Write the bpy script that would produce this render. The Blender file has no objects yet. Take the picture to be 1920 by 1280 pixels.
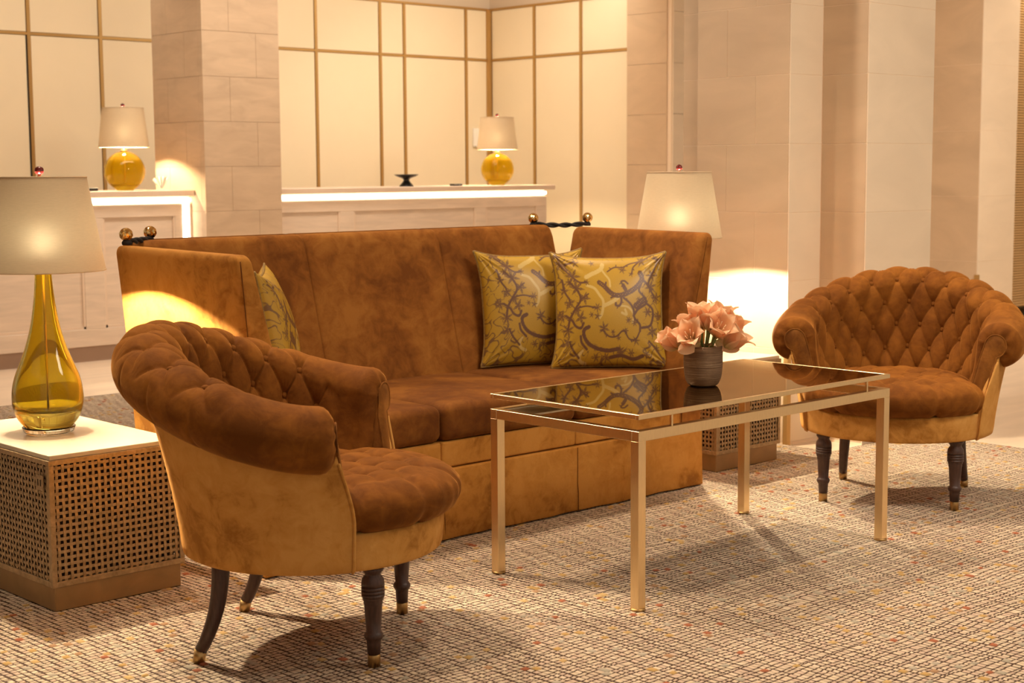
import bpy, math, random
import numpy as np
from mathutils import Vector, Matrix

random.seed(7)
RNG = np.random.default_rng(7)
PI = math.pi
scn = bpy.context.scene
COL = scn.collection

# ------------------------------------------------------------------ camera
CAM_H, YAW, PITCH, ROLL, FPX = 1.2168, 0.81778, 0.10876, -0.00616, 2929.5
fwd = Vector((math.cos(YAW) * math.cos(PITCH), math.sin(YAW) * math.cos(PITCH), -math.sin(PITCH)))
rgt = Vector((math.sin(YAW), -math.cos(YAW), 0))
upv = rgt.cross(fwd)
r2 = rgt * math.cos(ROLL) + upv * math.sin(ROLL)
u2 = -rgt * math.sin(ROLL) + upv * math.cos(ROLL)
cam_d = bpy.data.cameras.new('camera')
cam = bpy.data.objects.new('camera', cam_d)
COL.objects.link(cam)
M = Matrix((r2, u2, -fwd)).transposed().to_4x4()
M.translation = Vector((0, 0, CAM_H))
cam.matrix_world = M
cam_d.sensor_width = 36.0
cam_d.lens = FPX / 1920 * 36.0
cam_d.clip_start = 0.1
cam_d.dof.use_dof = True
cam_d.dof.focus_distance = 4.7
cam_d.dof.aperture_fstop = 6.3
scn.camera = cam

# ------------------------------------------------------------------ world, lights, exposure
scn.view_settings.view_transform = 'Standard'
scn.view_settings.look = 'None'
scn.view_settings.gamma = 1
scn.view_settings.use_curve_mapping = False
scn.view_settings.exposure = 0.0
world = bpy.data.worlds.new('world')
scn.world = world
world.use_nodes = True
world.node_tree.nodes['Background'].inputs[0].default_value = (1.0, 0.84, 0.66, 1)
world.node_tree.nodes['Background'].inputs[1].default_value = 0.50


def area_light(name, loc, target, size, power, color, spread=PI, sizey=None):
    d = bpy.data.lights.new(name, 'AREA')
    d.energy = power
    d.color = color
    d.shape = 'RECTANGLE' if sizey else 'DISK'
    d.size = size
    if sizey:
        d.size_y = sizey
    d.spread = spread
    o = bpy.data.objects.new(name, d)
    COL.objects.link(o)
    o.location = loc
    o.rotation_euler = (Vector(target) - Vector(loc)).to_track_quat('-Z', 'Y').to_euler()
    return o


WARM = (1.0, 0.81, 0.60)
WARM2 = (1.0, 0.87, 0.72)
# ceiling downlights over the seating
for (lx, ly, tx, ty, pw) in [(2.6, 4.9, 3.0, 3.2, 13), (4.3, 4.6, 4.5, 2.9, 16), (1.6, 3.6, 2.0, 2.6, 10),
                             (5.4, 3.6, 5.6, 2.4, 9), (3.1, 2.7, 3.3, 2.2, 9)]:
    area_light('ceiling_downlight', (lx, ly, 3.15), (tx, ty, 0), 0.12, pw, WARM, math.radians(85))
# wash over the reception wall and the floor in front of it
area_light('reception_wall_light', (7.2, 9.35, 3.15), (7.4, 10.9, 0.9), 5.5, 49, WARM2, math.radians(150), 0.3)
area_light('reception_side_light', (8.5, 9.7, 3.15), (9.9, 9.7, 0.9), 0.3, 17, WARM2, math.radians(150), 1.8)
area_light('reception_floor_light', (5.5, 8.3, 3.15), (5.5, 8.6, 0), 4.0, 60, WARM2, math.radians(140), 0.5)
area_light('lobby_light', (9.5, 4.2, 3.15), (10.2, 5.2, 0.5), 1.2, 90, WARM2, math.radians(160), 1.2)
area_light('pier_fill_light', (2.9, 6.3, 3.15), (5.6, 4.7, 1.4), 0.5, 38, WARM2, math.radians(130))  # added fill that brightens the side faces of the near piers
area_light('screen_light', (12.1, 6.2, 3.1), (12.0, 6.9, 1.0), 0.8, 30, WARM, math.radians(160), 0.3)
area_light('lobby_light_near', (4.3, 1.2, 3.15), (5.6, 3.6, 1.0), 1.6, 70, WARM2, math.radians(150), 0.8)


# ------------------------------------------------------------------ material helpers
def mat(name):
    m = bpy.data.materials.new(name)
    m.use_nodes = True
    nt = m.node_tree
    return m, nt, nt.nodes['Principled BSDF']


def N(nt, kind, **kw):
    n = nt.nodes.new(kind)
    for k, v in kw.items():
        if k.startswith('i_'):
            key = k[2:]
            key = int(key) if key.isdigit() else key.replace('_', ' ')
            n.inputs[key].default_value = v
        else:
            setattr(n, k, v)
    return n


def L(nt, a, b):
    nt.links.new(a, b)


def ramp(nt, fac, stops):
    r = nt.nodes.new('ShaderNodeValToRGB')
    el = r.color_ramp.elements
    while len(el) < len(stops):
        el.new(0.5)
    for e, (p, c) in zip(el, stops):
        e.position = p
        e.color = (*c, 1)
    L(nt, fac, r.inputs[0])
    return r


def noise(nt, scale, detail=4, dist=0.0, coord=None, rough=0.55, mscale=None):
    n = N(nt, 'ShaderNodeTexNoise')
    n.inputs['Scale'].default_value = scale
    n.inputs['Detail'].default_value = detail
    n.inputs['Distortion'].default_value = dist
    n.inputs['Roughness'].default_value = rough
    tc = N(nt, 'ShaderNodeTexCoord')
    if mscale:
        mp = N(nt, 'ShaderNodeMapping')
        mp.inputs['Scale'].default_value = mscale
        L(nt, tc.outputs['Object'], mp.inputs[0])
        L(nt, mp.outputs[0], n.inputs['Vector'])
    else:
        L(nt, tc.outputs['Object'], n.inputs['Vector'])
    return n


def bump(nt, b, height, strength, dist=0.002):
    n = N(nt, 'ShaderNodeBump')
    n.inputs['Strength'].default_value = strength
    n.inputs['Distance'].default_value = dist
    L(nt, height, n.inputs['Height'])
    L(nt, n.outputs[0], b.inputs['Normal'])
    return n


def velvet(name, dark, mid, light, scale=5.0, sheen=0.6, wrinkle=None):
    m, nt, b = mat(name)
    n1 = noise(nt, scale, 8, 0.5, rough=0.62)
    n2 = noise(nt, scale * 5, 6, 0.8, rough=0.65)
    mx = N(nt, 'ShaderNodeMath', operation='MULTIPLY_ADD')
    L(nt, n2.outputs[0], mx.inputs[0])
    mx.inputs[1].default_value = 0.35
    sc = N(nt, 'ShaderNodeMath', operation='MULTIPLY')
    L(nt, n1.outputs[0], sc.inputs[0])
    sc.inputs[1].default_value = 0.65
    L(nt, sc.outputs[0], mx.inputs[2])
    r = ramp(nt, mx.outputs[0], [(0.40, dark), (0.49, mid), (0.59, light)])
    L(nt, r.outputs[0], b.inputs['Base Color'])
    b.inputs['Roughness'].default_value = 0.85
    b.inputs['Specular IOR Level'].default_value = 0.15
    b.inputs['Sheen Weight'].default_value = sheen
    b.inputs['Sheen Roughness'].default_value = 0.35
    b.inputs['Sheen Tint'].default_value = (1.0, 0.45, 0.10, 1)
    n3 = noise(nt, 9 if wrinkle is None else wrinkle, 4, 1.5)
    n4 = noise(nt, 420, 2)
    ad = N(nt, 'ShaderNodeMath', operation='MULTIPLY_ADD')
    L(nt, n4.outputs[0], ad.inputs[0])
    ad.inputs[1].default_value = 0.06
    L(nt, n3.outputs[0], ad.inputs[2])
    bump(nt, b, ad.outputs[0], 0.3, 0.006)
    return m


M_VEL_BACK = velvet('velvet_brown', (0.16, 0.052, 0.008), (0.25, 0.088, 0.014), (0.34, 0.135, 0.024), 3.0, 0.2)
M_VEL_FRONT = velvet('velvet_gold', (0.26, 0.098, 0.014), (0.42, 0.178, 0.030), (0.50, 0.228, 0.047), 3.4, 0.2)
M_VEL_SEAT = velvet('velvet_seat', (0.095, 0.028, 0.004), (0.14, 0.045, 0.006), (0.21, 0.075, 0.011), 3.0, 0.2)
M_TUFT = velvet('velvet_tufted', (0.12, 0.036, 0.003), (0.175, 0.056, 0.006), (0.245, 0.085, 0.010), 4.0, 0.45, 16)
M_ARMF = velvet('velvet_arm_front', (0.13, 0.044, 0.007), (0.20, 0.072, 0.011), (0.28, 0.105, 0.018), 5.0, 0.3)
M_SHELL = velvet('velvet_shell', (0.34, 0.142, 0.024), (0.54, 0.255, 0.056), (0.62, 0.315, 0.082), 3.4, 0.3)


def simple(name, color, rough=0.5, metal=0.0, var=0.0, vscale=8, bumps=0.0, bscale=60, mscale=None, spec=0.5, dist=0.001):
    m, nt, b = mat(name)
    b.inputs['Base Color'].default_value = (*color, 1)
    b.inputs['Roughness'].default_value = rough
    b.inputs['Metallic'].default_value = metal
    b.inputs['Specular IOR Level'].default_value = spec
    if var > 0:
        n = noise(nt, vscale, 6, 0.8, mscale=mscale)
        lo = tuple(c * (1 - var) for c in color)
        hi = tuple(min(1, c * (1 + var)) for c in color)
        r = ramp(nt, n.outputs[0], [(0.3, lo), (0.7, hi)])
        L(nt, r.outputs[0], b.inputs['Base Color'])
    if bumps > 0:
        n = noise(nt, bscale, 4, mscale=mscale)
        bump(nt, b, n.outputs[0], bumps, dist)
    return m


M_BRASS = simple('brushed_champagne_brass', (0.90, 0.69, 0.39), 0.28, 0.97, 0.05, 30, 0.06, 200, (12, 12, 1))
M_BRASS_D = simple('aged_brass', (0.50, 0.32, 0.13), 0.38, 1.0, 0.2, 40)
M_BRASS_TRIM = simple('satin_brass_trim', (0.50, 0.31, 0.11), 0.45, 0.7)
M_WEAVE = simple('woven_brass', (0.40, 0.28, 0.15), 0.45, 0.6, 0.25, 60)
M_PLINTH = simple('brown_plinth', (0.36, 0.22, 0.095), 0.4, 0.35, 0.12, 12)
M_GOLD = simple('polished_gold', (0.75, 0.50, 0.20), 0.12, 1.0)
M_BLACK = simple('black_gloss', (0.012, 0.010, 0.009), 0.3)
M_CORD = simple('black_cord', (0.014, 0.010, 0.008), 0.75)
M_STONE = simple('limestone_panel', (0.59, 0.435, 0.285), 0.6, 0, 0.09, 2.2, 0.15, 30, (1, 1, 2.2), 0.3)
M_STONE_LIT = simple('limestone_lit_face', (0.80, 0.66, 0.49), 0.6, 0, 0.05, 2.0, 0.12, 30, (1, 1, 2.2), 0.3)  # same limestone, with the light on the front faces put into its colour
M_STONE_B = simple('limestone_block', (0.53, 0.385, 0.255), 0.65, 0, 0.10, 3.5, 0.2, 25, (1, 1, 3.5), 0.3)
M_MORTAR = simple('stone_joint', (0.42, 0.28, 0.18), 0.9)
M_MORTAR_L = simple('stone_joint_pale', (0.85, 0.68, 0.50), 0.9)
M_PANEL = simple('cream_lacquer_panel', (0.82, 0.70, 0.49), 0.55, 0, 0.02, 2, spec=0.25)
M_SOFFIT = simple('soffit_plaster', (0.66, 0.55, 0.41), 0.9)
M_COUNTER = simple('counter_whitewashed_wood', (0.70, 0.56, 0.43), 0.55, 0, 0.09, 3.0, 0.08, 30, (1, 1, 9), 0.3)
M_COUNTER_D = simple('counter_plinth', (0.40, 0.27, 0.19), 0.6, 0, 0.05, 3)
M_CTOP = simple('counter_top_stone', (0.72, 0.56, 0.42), 0.35, 0, 0.05, 4)
M_MARBLE = simple('cream_marble', (0.60, 0.52, 0.39), 0.22, 0, 0.03, 5)
M_FLOOR = simple('pale_stone_floor', (0.68, 0.54, 0.40), 0.35, 0, 0.09, 1.6, 0.05, 20, (1.0, 5, 1), 0.45)
M_CEIL = simple('ceiling_plaster', (0.75, 0.62, 0.46), 0.9)
M_WOOD = simple('dark_walnut', (0.060, 0.026, 0.017), 0.42, 0, 0.35, 30, 0.3, 120, (6, 6, 0.6))
M_WHITE = simple('white_tissue', (0.9, 0.86, 0.76), 0.8)
M_CREAM = simple('plain_cream', (0.9, 0.82, 0.62), 0.5)
M_GREEN = simple('green_stem', (0.16, 0.19, 0.04), 0.5, 0, 0.3, 30)
M_BUD = simple('olive_bud', (0.36, 0.24, 0.08), 0.6, 0, 0.4, 60)
M_STAMEN = simple('stamen', (0.9, 0.6, 0.35), 0.6)
M_FINIAL = simple('oxblood_glass', (0.10, 0.004, 0.004), 0.05)
M_RUGBASE = simple('rug_backing', (0.06, 0.026, 0.012), 0.95)
M_DARKIN = simple('interior_shade', (0.03, 0.017, 0.009), 0.9)  # near-black in place of the shade inside holes and gaps
M_MESH = simple('beaded_mesh', (0.62, 0.42, 0.20), 0.45, 0.4)
M_MESHBACK = simple('screen_back', (0.62, 0.46, 0.26), 0.7, 0, 0.2, 3)


def emis(name, color, strength):
    m, nt, b = mat(name)
    b.inputs['Base Color'].default_value = (0.8, 0.8, 0.8, 1)
    b.inputs['Emission Color'].default_value = (*color, 1)
    b.inputs['Emission Strength'].default_value = strength
    return m


M_LED = emis('led_strip', (1.0, 0.86, 0.66), 9.0)
M_BULB = emis('bulb_glow', (1.0, 0.86, 0.62), 14500.0)
M_BULB2 = emis('bulb_glow_far', (1.0, 0.76, 0.46), 3500.0)


def attr_mat(name, rough=0.9, sheen=0.0, spec=0.2, bumps=0.0, bscale=500, trans=0.0):
    m, nt, b = mat(name)
    a = N(nt, 'ShaderNodeVertexColor', layer_name='tone')
    b.inputs['Roughness'].default_value = rough
    b.inputs['Specular IOR Level'].default_value = spec
    b.inputs['Sheen Weight'].default_value = sheen
    L(nt, a.outputs[0], b.inputs['Base Color'])
    if bumps:
        n = noise(nt, bscale, 3)
        bump(nt, b, n.outputs[0], bumps, 0.002)
    if trans:
        t = N(nt, 'ShaderNodeBsdfTranslucent')
        L(nt, a.outputs[0], t.inputs[0])
        mx = N(nt, 'ShaderNodeMixShader')
        mx.inputs[0].default_value = trans
        L(nt, b.outputs[0], mx.inputs[1])
        L(nt, t.outputs[0], mx.inputs[2])
        L(nt, mx.outputs[0], nt.nodes['Material Output'].inputs[0])
    return m


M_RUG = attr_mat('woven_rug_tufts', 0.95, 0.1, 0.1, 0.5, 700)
M_BROCADE = attr_mat('gold_brocade', 0.36, 0.0, 0.45, 0.25, 260)
M_PETAL = attr_mat('peach_petal', 0.55, 0.1, 0.3, 0, 1, 0.3)

# smoked bronze mirror glass
M_GLASS, nt, b = mat('smoked_bronze_glass')
b.inputs['Base Color'].default_value = (0.030, 0.015, 0.006, 1)
b.inputs['Roughness'].default_value = 0.015
gl = N(nt, 'ShaderNodeBsdfGlossy')
gl.inputs['Color'].default_value = (0.88, 0.72, 0.48, 1)
gl.inputs['Roughness'].default_value = 0.01
fr = N(nt, 'ShaderNodeFresnel')
fr.inputs[0].default_value = 2.3
mx = N(nt, 'ShaderNodeMixShader')
L(nt, fr.outputs[0], mx.inputs[0])
tp = N(nt, 'ShaderNodeBsdfTransparent')
tp.inputs[0].default_value = (0.34, 0.22, 0.12, 1)
m0 = N(nt, 'ShaderNodeMixShader')
m0.inputs[0].default_value = 0.6
L(nt, b.outputs[0], m0.inputs[1])
L(nt, tp.outputs[0], m0.inputs[2])
L(nt, m0.outputs[0], mx.inputs[1])
L(nt, gl.outputs[0], mx.inputs[2])
L(nt, mx.outputs[0], nt.nodes['Material Output'].inputs[0])


def glass(name, color, dens=0.2, ior=1.35):
    """blown amber glass: mostly refracting, a little scattering inside the colour"""
    m, nt, b = mat(name)
    b.inputs['Base Color'].default_value = (*color, 1)
    b.inputs['Roughness'].default_value = 0.0
    b.inputs['IOR'].default_value = ior
    b.inputs['Transmission Weight'].default_value = 1.0
    t = N(nt, 'ShaderNodeBsdfTranslucent')
    t.inputs[0].default_value = (color[0] * .9, color[1] * .75, color[2] * .4, 1)
    mx = N(nt, 'ShaderNodeMixShader')
    mx.inputs[0].default_value = dens
    L(nt, b.outputs[0], mx.inputs[1])
    L(nt, t.outputs[0], mx.inputs[2])
    L(nt, mx.outputs[0], nt.nodes['Material Output'].inputs[0])
    return m


M_AMBER = glass('amber_glass', (0.76, 0.67, 0.14), 0.06)
M_AMBER2 = glass('olive_amber_glass', (0.86, 0.76, 0.10), 0.22)
M_CLEAR = glass('clear_glass', (0.95, 0.88, 0.75), 0.03, 1.4)


def shade_mat(name, col, trans, through=0.0):
    m, nt, b = mat(name)
    n = noise(nt, 300, 2)
    n2 = noise(nt, 60, 2, mscale=(1, 1, 8))
    r = ramp(nt, n2.outputs[0], [(0.3, tuple(c * .93 for c in col)), (0.7, col)])
    L(nt, r.outputs[0], b.inputs['Base Color'])
    b.inputs['Roughness'].default_value = 0.9
    bump(nt, b, n.outputs[0], 0.2, 0.001)
    t = N(nt, 'ShaderNodeBsdfTranslucent')
    t.inputs[0].default_value = (0.95, 0.78, 0.50, 1)
    mx = N(nt, 'ShaderNodeMixShader')
    mx.inputs[0].default_value = trans
    L(nt, b.outputs[0], mx.inputs[1])
    L(nt, t.outputs[0], mx.inputs[2])
    if through:
        rf = N(nt, 'ShaderNodeBsdfRefraction')
        rf.inputs['Color'].default_value = (1.0, 0.85, 0.6, 1)
        rf.inputs['Roughness'].default_value = 1.0
        rf.inputs['IOR'].default_value = 1.35
        m2 = N(nt, 'ShaderNodeMixShader')
        m2.inputs[0].default_value = through
        L(nt, mx.outputs[0], m2.inputs[1])
        L(nt, rf.outputs[0], m2.inputs[2])
        mx = m2
    L(nt, mx.outputs[0], nt.nodes['Material Output'].inputs[0])
    return m


M_SHADE = shade_mat('linen_shade', (0.62, 0.475, 0.30), 0.0011, 0.00022)
M_TOPBLOCK = shade_mat('shade_top_block', (0.85, 0.80, 0.70), 0.02)


# ribbed metallic vase
M_VASE, nt, b = mat('scratched_bronze_ceramic')
b.inputs['Roughness'].default_value = 0.38
b.inputs['Metallic'].default_value = 0.55
n = noise(nt, 14, 6, 0, mscale=(0.5, 0.5, 40), rough=.7)
r = ramp(nt, n.outputs[0], [(0.38, (0.16, 0.085, 0.045)), (0.52, (0.23, 0.135, 0.075)), (0.72, (0.46, 0.31, 0.18))])
L(nt, r.outputs[0], b.inputs['Base Color'])
bump(nt, b, n.outputs[0], 0.6, 0.002)


# ------------------------------------------------------------------ object helpers
def link(o, parent=None):
    COL.objects.link(o)
    if parent:
        o.parent = parent
    return o


def mesh_data(name, verts, faces, m=None, smooth=True):
    me = bpy.data.meshes.new(name)
    me.from_pydata([tuple(v) for v in verts], [], [tuple(int(i) for i in f) for f in faces])
    if m:
        me.materials.append(m)
    if smooth:
        me.polygons.foreach_set('use_smooth', [True] * len(me.polygons))
    me.update()
    return me


def mobj(name, verts, faces, m, parent=None, smooth=True):
    return link(bpy.data.objects.new(name, mesh_data(name, verts, faces, m, smooth)), parent)


def empty(name, loc, rz=0.0, label=None, cat=None, group=None):
    o = bpy.data.objects.new(name, None)
    o.empty_display_size = 0.1
    o.location = loc
    o.rotation_euler = (0, 0, rz)
    link(o)
    return tag(o, label, cat, group)


def tag(o, label=None, cat=None, group=None, kind=None):
    if label:
        o['label'] = label
    if cat:
        o['category'] = cat
    if group:
        o['group'] = group
    if kind:
        o['kind'] = kind
    return o


def box_vf(x0, x1, y0, y1, z0, z1, b=0.0):
    """box, with bevelled edges when b > 0 (rounded by one cut)"""
    if b <= 0:
        v = [(x, y, z) for z in (z0, z1) for y in (y0, y1) for x in (x0, x1)]
        f = [(0, 2, 3, 1), (4, 5, 7, 6), (0, 1, 5, 4), (2, 6, 7, 3), (0, 4, 6, 2), (1, 3, 7, 5)]
        return v, f
    v, f = [], []
    xs, ys, zs = (x0, x1), (y0, y1), (z0, z1)
    idx = {}
    for i in range(2):
        for j in range(2):
            for k in range(2):
                X, Y, Z = xs[i], ys[j], zs[k]
                sx, sy, sz = (b if i == 0 else -b), (b if j == 0 else -b), (b if k == 0 else -b)
                idx[i, j, k, 0] = len(v); v.append((X, Y + sy, Z + sz))
                idx[i, j, k, 1] = len(v); v.append((X + sx, Y, Z + sz))
                idx[i, j, k, 2] = len(v); v.append((X + sx, Y + sy, Z))
    q = idx
    for i in range(2):
        a = [q[i, 0, 0, 0], q[i, 1, 0, 0], q[i, 1, 1, 0], q[i, 0, 1, 0]]
        f.append(a[::-1] if i == 0 else a)
        a = [q[0, i, 0, 1], q[0, i, 1, 1], q[1, i, 1, 1], q[1, i, 0, 1]]
        f.append(a[::-1] if i == 0 else a)
        a = [q[0, 0, i, 2], q[1, 0, i, 2], q[1, 1, i, 2], q[0, 1, i, 2]]
        f.append(a[::-1] if i == 0 else a)
    for i in range(2):
        for j in range(2):
            a = [q[i, j, 0, 0], q[i, j, 1, 0], q[i, j, 1, 1], q[i, j, 0, 1]]
            f.append(a if (i + j) % 2 == 0 else a[::-1])
            a = [q[i, 0, j, 0], q[i, 1, j, 0], q[i, 1, j, 2], q[i, 0, j, 2]]
            f.append(a[::-1] if (i + j) % 2 else a)
            a = [q[0, i, j, 1], q[1, i, j, 1], q[1, i, j, 2], q[0, i, j, 2]]
            f.append(a if (i + j) % 2 else a[::-1])
            for k in range(2):
                a = [q[i, j, k, 0], q[i, j, k, 1], q[i, j, k, 2]]
                f.append(a if (i + j + k) % 2 == 0 else a[::-1])
    return v, f


def fix_normals(me):
    import bmesh
    bm = bmesh.new()
    bm.from_mesh(me)
    bmesh.ops.recalc_face_normals(bm, faces=bm.faces)
    bm.to_mesh(me)
    bm.free()


def box(name, x0, x1, y0, y1, z0, z1, m, parent=None, b=0.0):
    v, f = box_vf(x0, x1, y0, y1, z0, z1, b)
    o = mobj(name, v, f, m, parent, smooth=False)
    if b > 0:
        fix_normals(o.data)
    return o


def merge(parts):
    V, F = [], []
    for v, f in parts:
        k = len(V)
        V += list(v)
        F += [tuple(i + k for i in q) for q in f]
    return V, F


def rbox(dims, r, fn=None, seg=4, inner=(6, 6, 6)):
    """rounded box centred on the origin, optional deformation fn(array)->array"""
    H = [d / 2 for d in dims]

    def axis(h, n):
        a = np.array([(h - r) + r * math.tan(math.radians(45 * i / seg)) for i in range(seg + 1)])
        mid = np.linspace(-(h - r), h - r, n + 1)[1:-1]
        return np.concatenate([-a[::-1], mid, a])
    ax = [axis(H[i], inner[i]) for i in range(3)]
    V, F, key = [], [], {}

    def vid(p):
        kk = tuple(round(c, 6) for c in p)
        if kk not in key:
            key[kk] = len(V)
            V.append(p)
        return key[kk]
    for d in range(3):
        e, g = [(1, 2), (2, 0), (0, 1)][d]
        for s in (-1, 1):
            for i in range(len(ax[e]) - 1):
                for j in range(len(ax[g]) - 1):
                    q = []
                    for (ii, jj) in ((i, j), (i + 1, j), (i + 1, j + 1), (i, j + 1)):
                        p = [0, 0, 0]
                        p[d] = s * H[d]
                        p[e] = ax[e][ii]
                        p[g] = ax[g][jj]
                        q.append(vid(tuple(p)))
                    F.append(q if s > 0 else q[::-1])
    P = np.array(V)
    Hh = np.array(H)
    Q = np.clip(P, -(Hh - r), Hh - r)
    D = P - Q
    ln = np.linalg.norm(D, axis=1, keepdims=True)
    ln[ln == 0] = 1
    P = Q + D / ln * r
    if fn is not None:
        P = fn(P)
    return P, F


def lathe(profile, n=32, cx=0, cy=0, cap=True):
    V, F = [], []
    for (r, z) in profile:
        for k in range(n):
            a = 2 * PI * k / n
            V.append((cx + r * math.cos(a), cy + r * math.sin(a), z))
    for i in range(len(profile) - 1):
        for k in range(n):
            k2 = (k + 1) % n
            F.append((i * n + k, i * n + k2, (i + 1) * n + k2, (i + 1) * n + k))
    if cap:
        if profile[0][0] > 1e-6:
            F.append(tuple(range(n))[::-1])
        if profile[-1][0] > 1e-6:
            F.append(tuple((len(profile) - 1) * n + k for k in range(n)))
    return V, F


def smooth_profile(pts, n=8):
    """Catmull-Rom through the (r,z) points"""
    P = [np.array(p, float) for p in pts]
    P = [2 * P[0] - P[1]] + P + [2 * P[-1] - P[-2]]
    out = []
    for i in range(1, len(P) - 2):
        for k in range(n):
            t = k / n
            p = 0.5 * ((2 * P[i]) + (-P[i - 1] + P[i + 1]) * t + (2 * P[i - 1] - 5 * P[i] + 4 * P[i + 1] - P[i + 2]) * t * t
                       + (-P[i - 1] + 3 * P[i] - 3 * P[i + 1] + P[i + 2]) * t ** 3)
            out.append(tuple(p))
    out.append(tuple(P[-2]))
    return out


def tube(path, rad, n=8, closed=False, cap=True):
    P = [Vector(p) for p in path]
    V, F = [], []
    prev = None
    m = len(P)
    for i, p in enumerate(P):
        if closed:
            t = (P[(i + 1) % m] - P[i - 1]).normalized()
        else:
            t = (P[min(i + 1, m - 1)] - P[max(i - 1, 0)]).normalized()
        if prev is None:
            u = t.orthogonal().normalized()
        else:
            u = (prev - t * prev.dot(t)).normalized()
        prev = u
        w = t.cross(u)
        rr = rad[i] if hasattr(rad, '__len__') else rad
        for k in range(n):
            a = 2 * PI * k / n
            V.append(p + (u * math.cos(a) + w * math.sin(a)) * rr)
    rng = m if closed else m - 1
    for i in range(rng):
        j = (i + 1) % m
        for k in range(n):
            k2 = (k + 1) % n
            F.append((i * n + k, i * n + k2, j * n + k2, j * n + k))
    if cap and not closed:
        F.append(tuple(range(n))[::-1])
        F.append(tuple((m - 1) * n + k for k in range(n)))
    return V, F


def set_tone(me, cols):
    a = me.color_attributes.new('tone', 'FLOAT_COLOR', 'POINT')
    c = np.ones((len(cols), 4), np.float32)
    c[:, :3] = cols
    a.data.foreach_set('color', c.ravel())


def copy_tree(o, parent=None):
    c = o.copy()
    COL.objects.link(c)
    if parent is not None:
        c.parent = parent
    for ch in list(o.children):
        copy_tree(ch, c)
    return c


def struct(o):
    o['kind'] = 'structure'
    return o


# ================================================================== THE SETTING
FLOOR_Z = -0.012
struct(box('floor', -3, 16, -3, 13, -0.10, FLOOR_Z, M_FLOOR))
struct(box('ceiling', -1.0, 14, 1.0, 12, 3.25, 3.35, M_CEIL))

# --- panelled reception wall, back
Y1 = 10.9
wb = struct(box('wall_back', 1.0, 10.2, Y1 + 0.03, Y1 + 0.2, FLOOR_Z, 3.25, M_SOFFIT))
vx = [1.0, 2.1, 3.3, 4.4, 5.375, 5.955, 7.10, 7.962, 8.653, 8.925, 9.655, 9.945]
ZR, ZT = 2.238, 2.70
SW = 0.016
for i in range(len(vx) - 1):
    a, c = vx[i] + SW, vx[i + 1] - SW
    if c - a < 0.05:
        continue
    box('wall_panel', a, c, Y1 - 0.004, Y1 + 0.03, FLOOR_Z + 0.01, ZR - 0.012, M_PANEL, wb, 0.003)
    box('wall_panel', a, c, Y1 - 0.004, Y1 + 0.03, ZR + 0.012, ZT - 0.012, M_PANEL, wb, 0.003)
for x in vx[1:-1]:
    box('brass_strip', x - 0.013, x + 0.013, Y1 - 0.012, Y1 + 0.03, FLOOR_Z + 0.01, ZT, M_BRASS_TRIM, wb)
box('brass_strip', 9.905, 9.955, Y1 - 0.03, Y1 + 0.03, FLOOR_Z + 0.01, ZT, M_BRASS_TRIM, wb)
for z in (ZR, ZT):
    box('brass_rail', 1.0, 9.93, Y1 - 0.010, Y1 + 0.03, z - 0.010, z + 0.010, M_BRASS_TRIM, wb)
box('door_gap_shade', 5.350, 5.361, Y1 - 0.008, Y1 + 0.03, FLOOR_Z + 0.01, ZR, M_DARKIN, wb)  # dark strip painted in place of the shaded gap at the door

# --- panelled side wall
X1 = 9.955
wr = struct(box('wall_right', X1 + 0.03, X1 + 0.2, 9.0, Y1 + 0.2, FLOOR_Z, 3.25, M_SOFFIT))
vy = [Y1, 10.298, 9.711, 9.151]
for i in range(3):
    a, c = vy[i + 1] + (0 if i == 2 else SW), vy[i] - SW - (0.02 if i == 0 else 0)
    box('wall_panel', X1 - 0.004, X1 + 0.03, a, c, FLOOR_Z + 0.01, ZR - 0.012, M_PANEL, wr, 0.003)
    box('wall_panel', X1 - 0.004, X1 + 0.03, a, c, ZR + 0.012, ZT - 0.012, M_PANEL, wr, 0.003)
for y in vy[1:3]:
    box('brass_strip', X1 - 0.012, X1 + 0.03, y - 0.013, y + 0.013, FLOOR_Z + 0.01, ZT, M_BRASS_TRIM, wr)
for z in (ZR, ZT):
    box('brass_rail', X1 - 0.010, X1 + 0.03, 9.15, Y1, z - 0.010, z + 0.010, M_BRASS_TRIM, wr)


def slab(parent, m, x0, x1, y0, y1, z0, z1):
    box('stone_block', x0, x1, y0, y1, z0, z1, m, parent, 0.0008)


# --- block pillar between the two counters
PX0, PX1, PY0, PY1 = 5.735, 6.353, 9.13, 9.773
wp = struct(box('wall_left', PX0 + 0.003, PX1 - 0.003, PY0 + 0.003, PY1, FLOOR_Z, 3.25, M_MORTAR))
J = 0.0010
zb = 2.17 + 0.3 * 3
row = 0
while zb > 0.02:
    z1_, z0_ = min(zb, 3.24), max(zb - 0.302, FLOOR_Z)
    if z1_ - z0_ > 0.03:
        fx = 0.345 if row % 2 == 0 else 0.695
        xm = PX0 + (PX1 - PX0) * fx
        ym = PY1 - (PY1 - PY0) * (0.30 if row % 2 == 0 else 0.65)
        slab(wp, M_STONE_B, PX0, xm - J, PY0, PY0 + 0.05, z0_ + J, z1_ - J)
        slab(wp, M_STONE_B, xm + J, PX1, PY0, PY0 + 0.05, z0_ + J, z1_ - J)
        slab(wp, M_STONE_B, PX0, PX0 + 0.05, PY0 + 0.05 + J, ym - J, z0_ + J, z1_ - J)
        slab(wp, M_STONE_B, PX0, PX0 + 0.05, ym + J, PY1, z0_ + J, z1_ - J)
    zb -= 0.302
    row += 1

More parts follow.
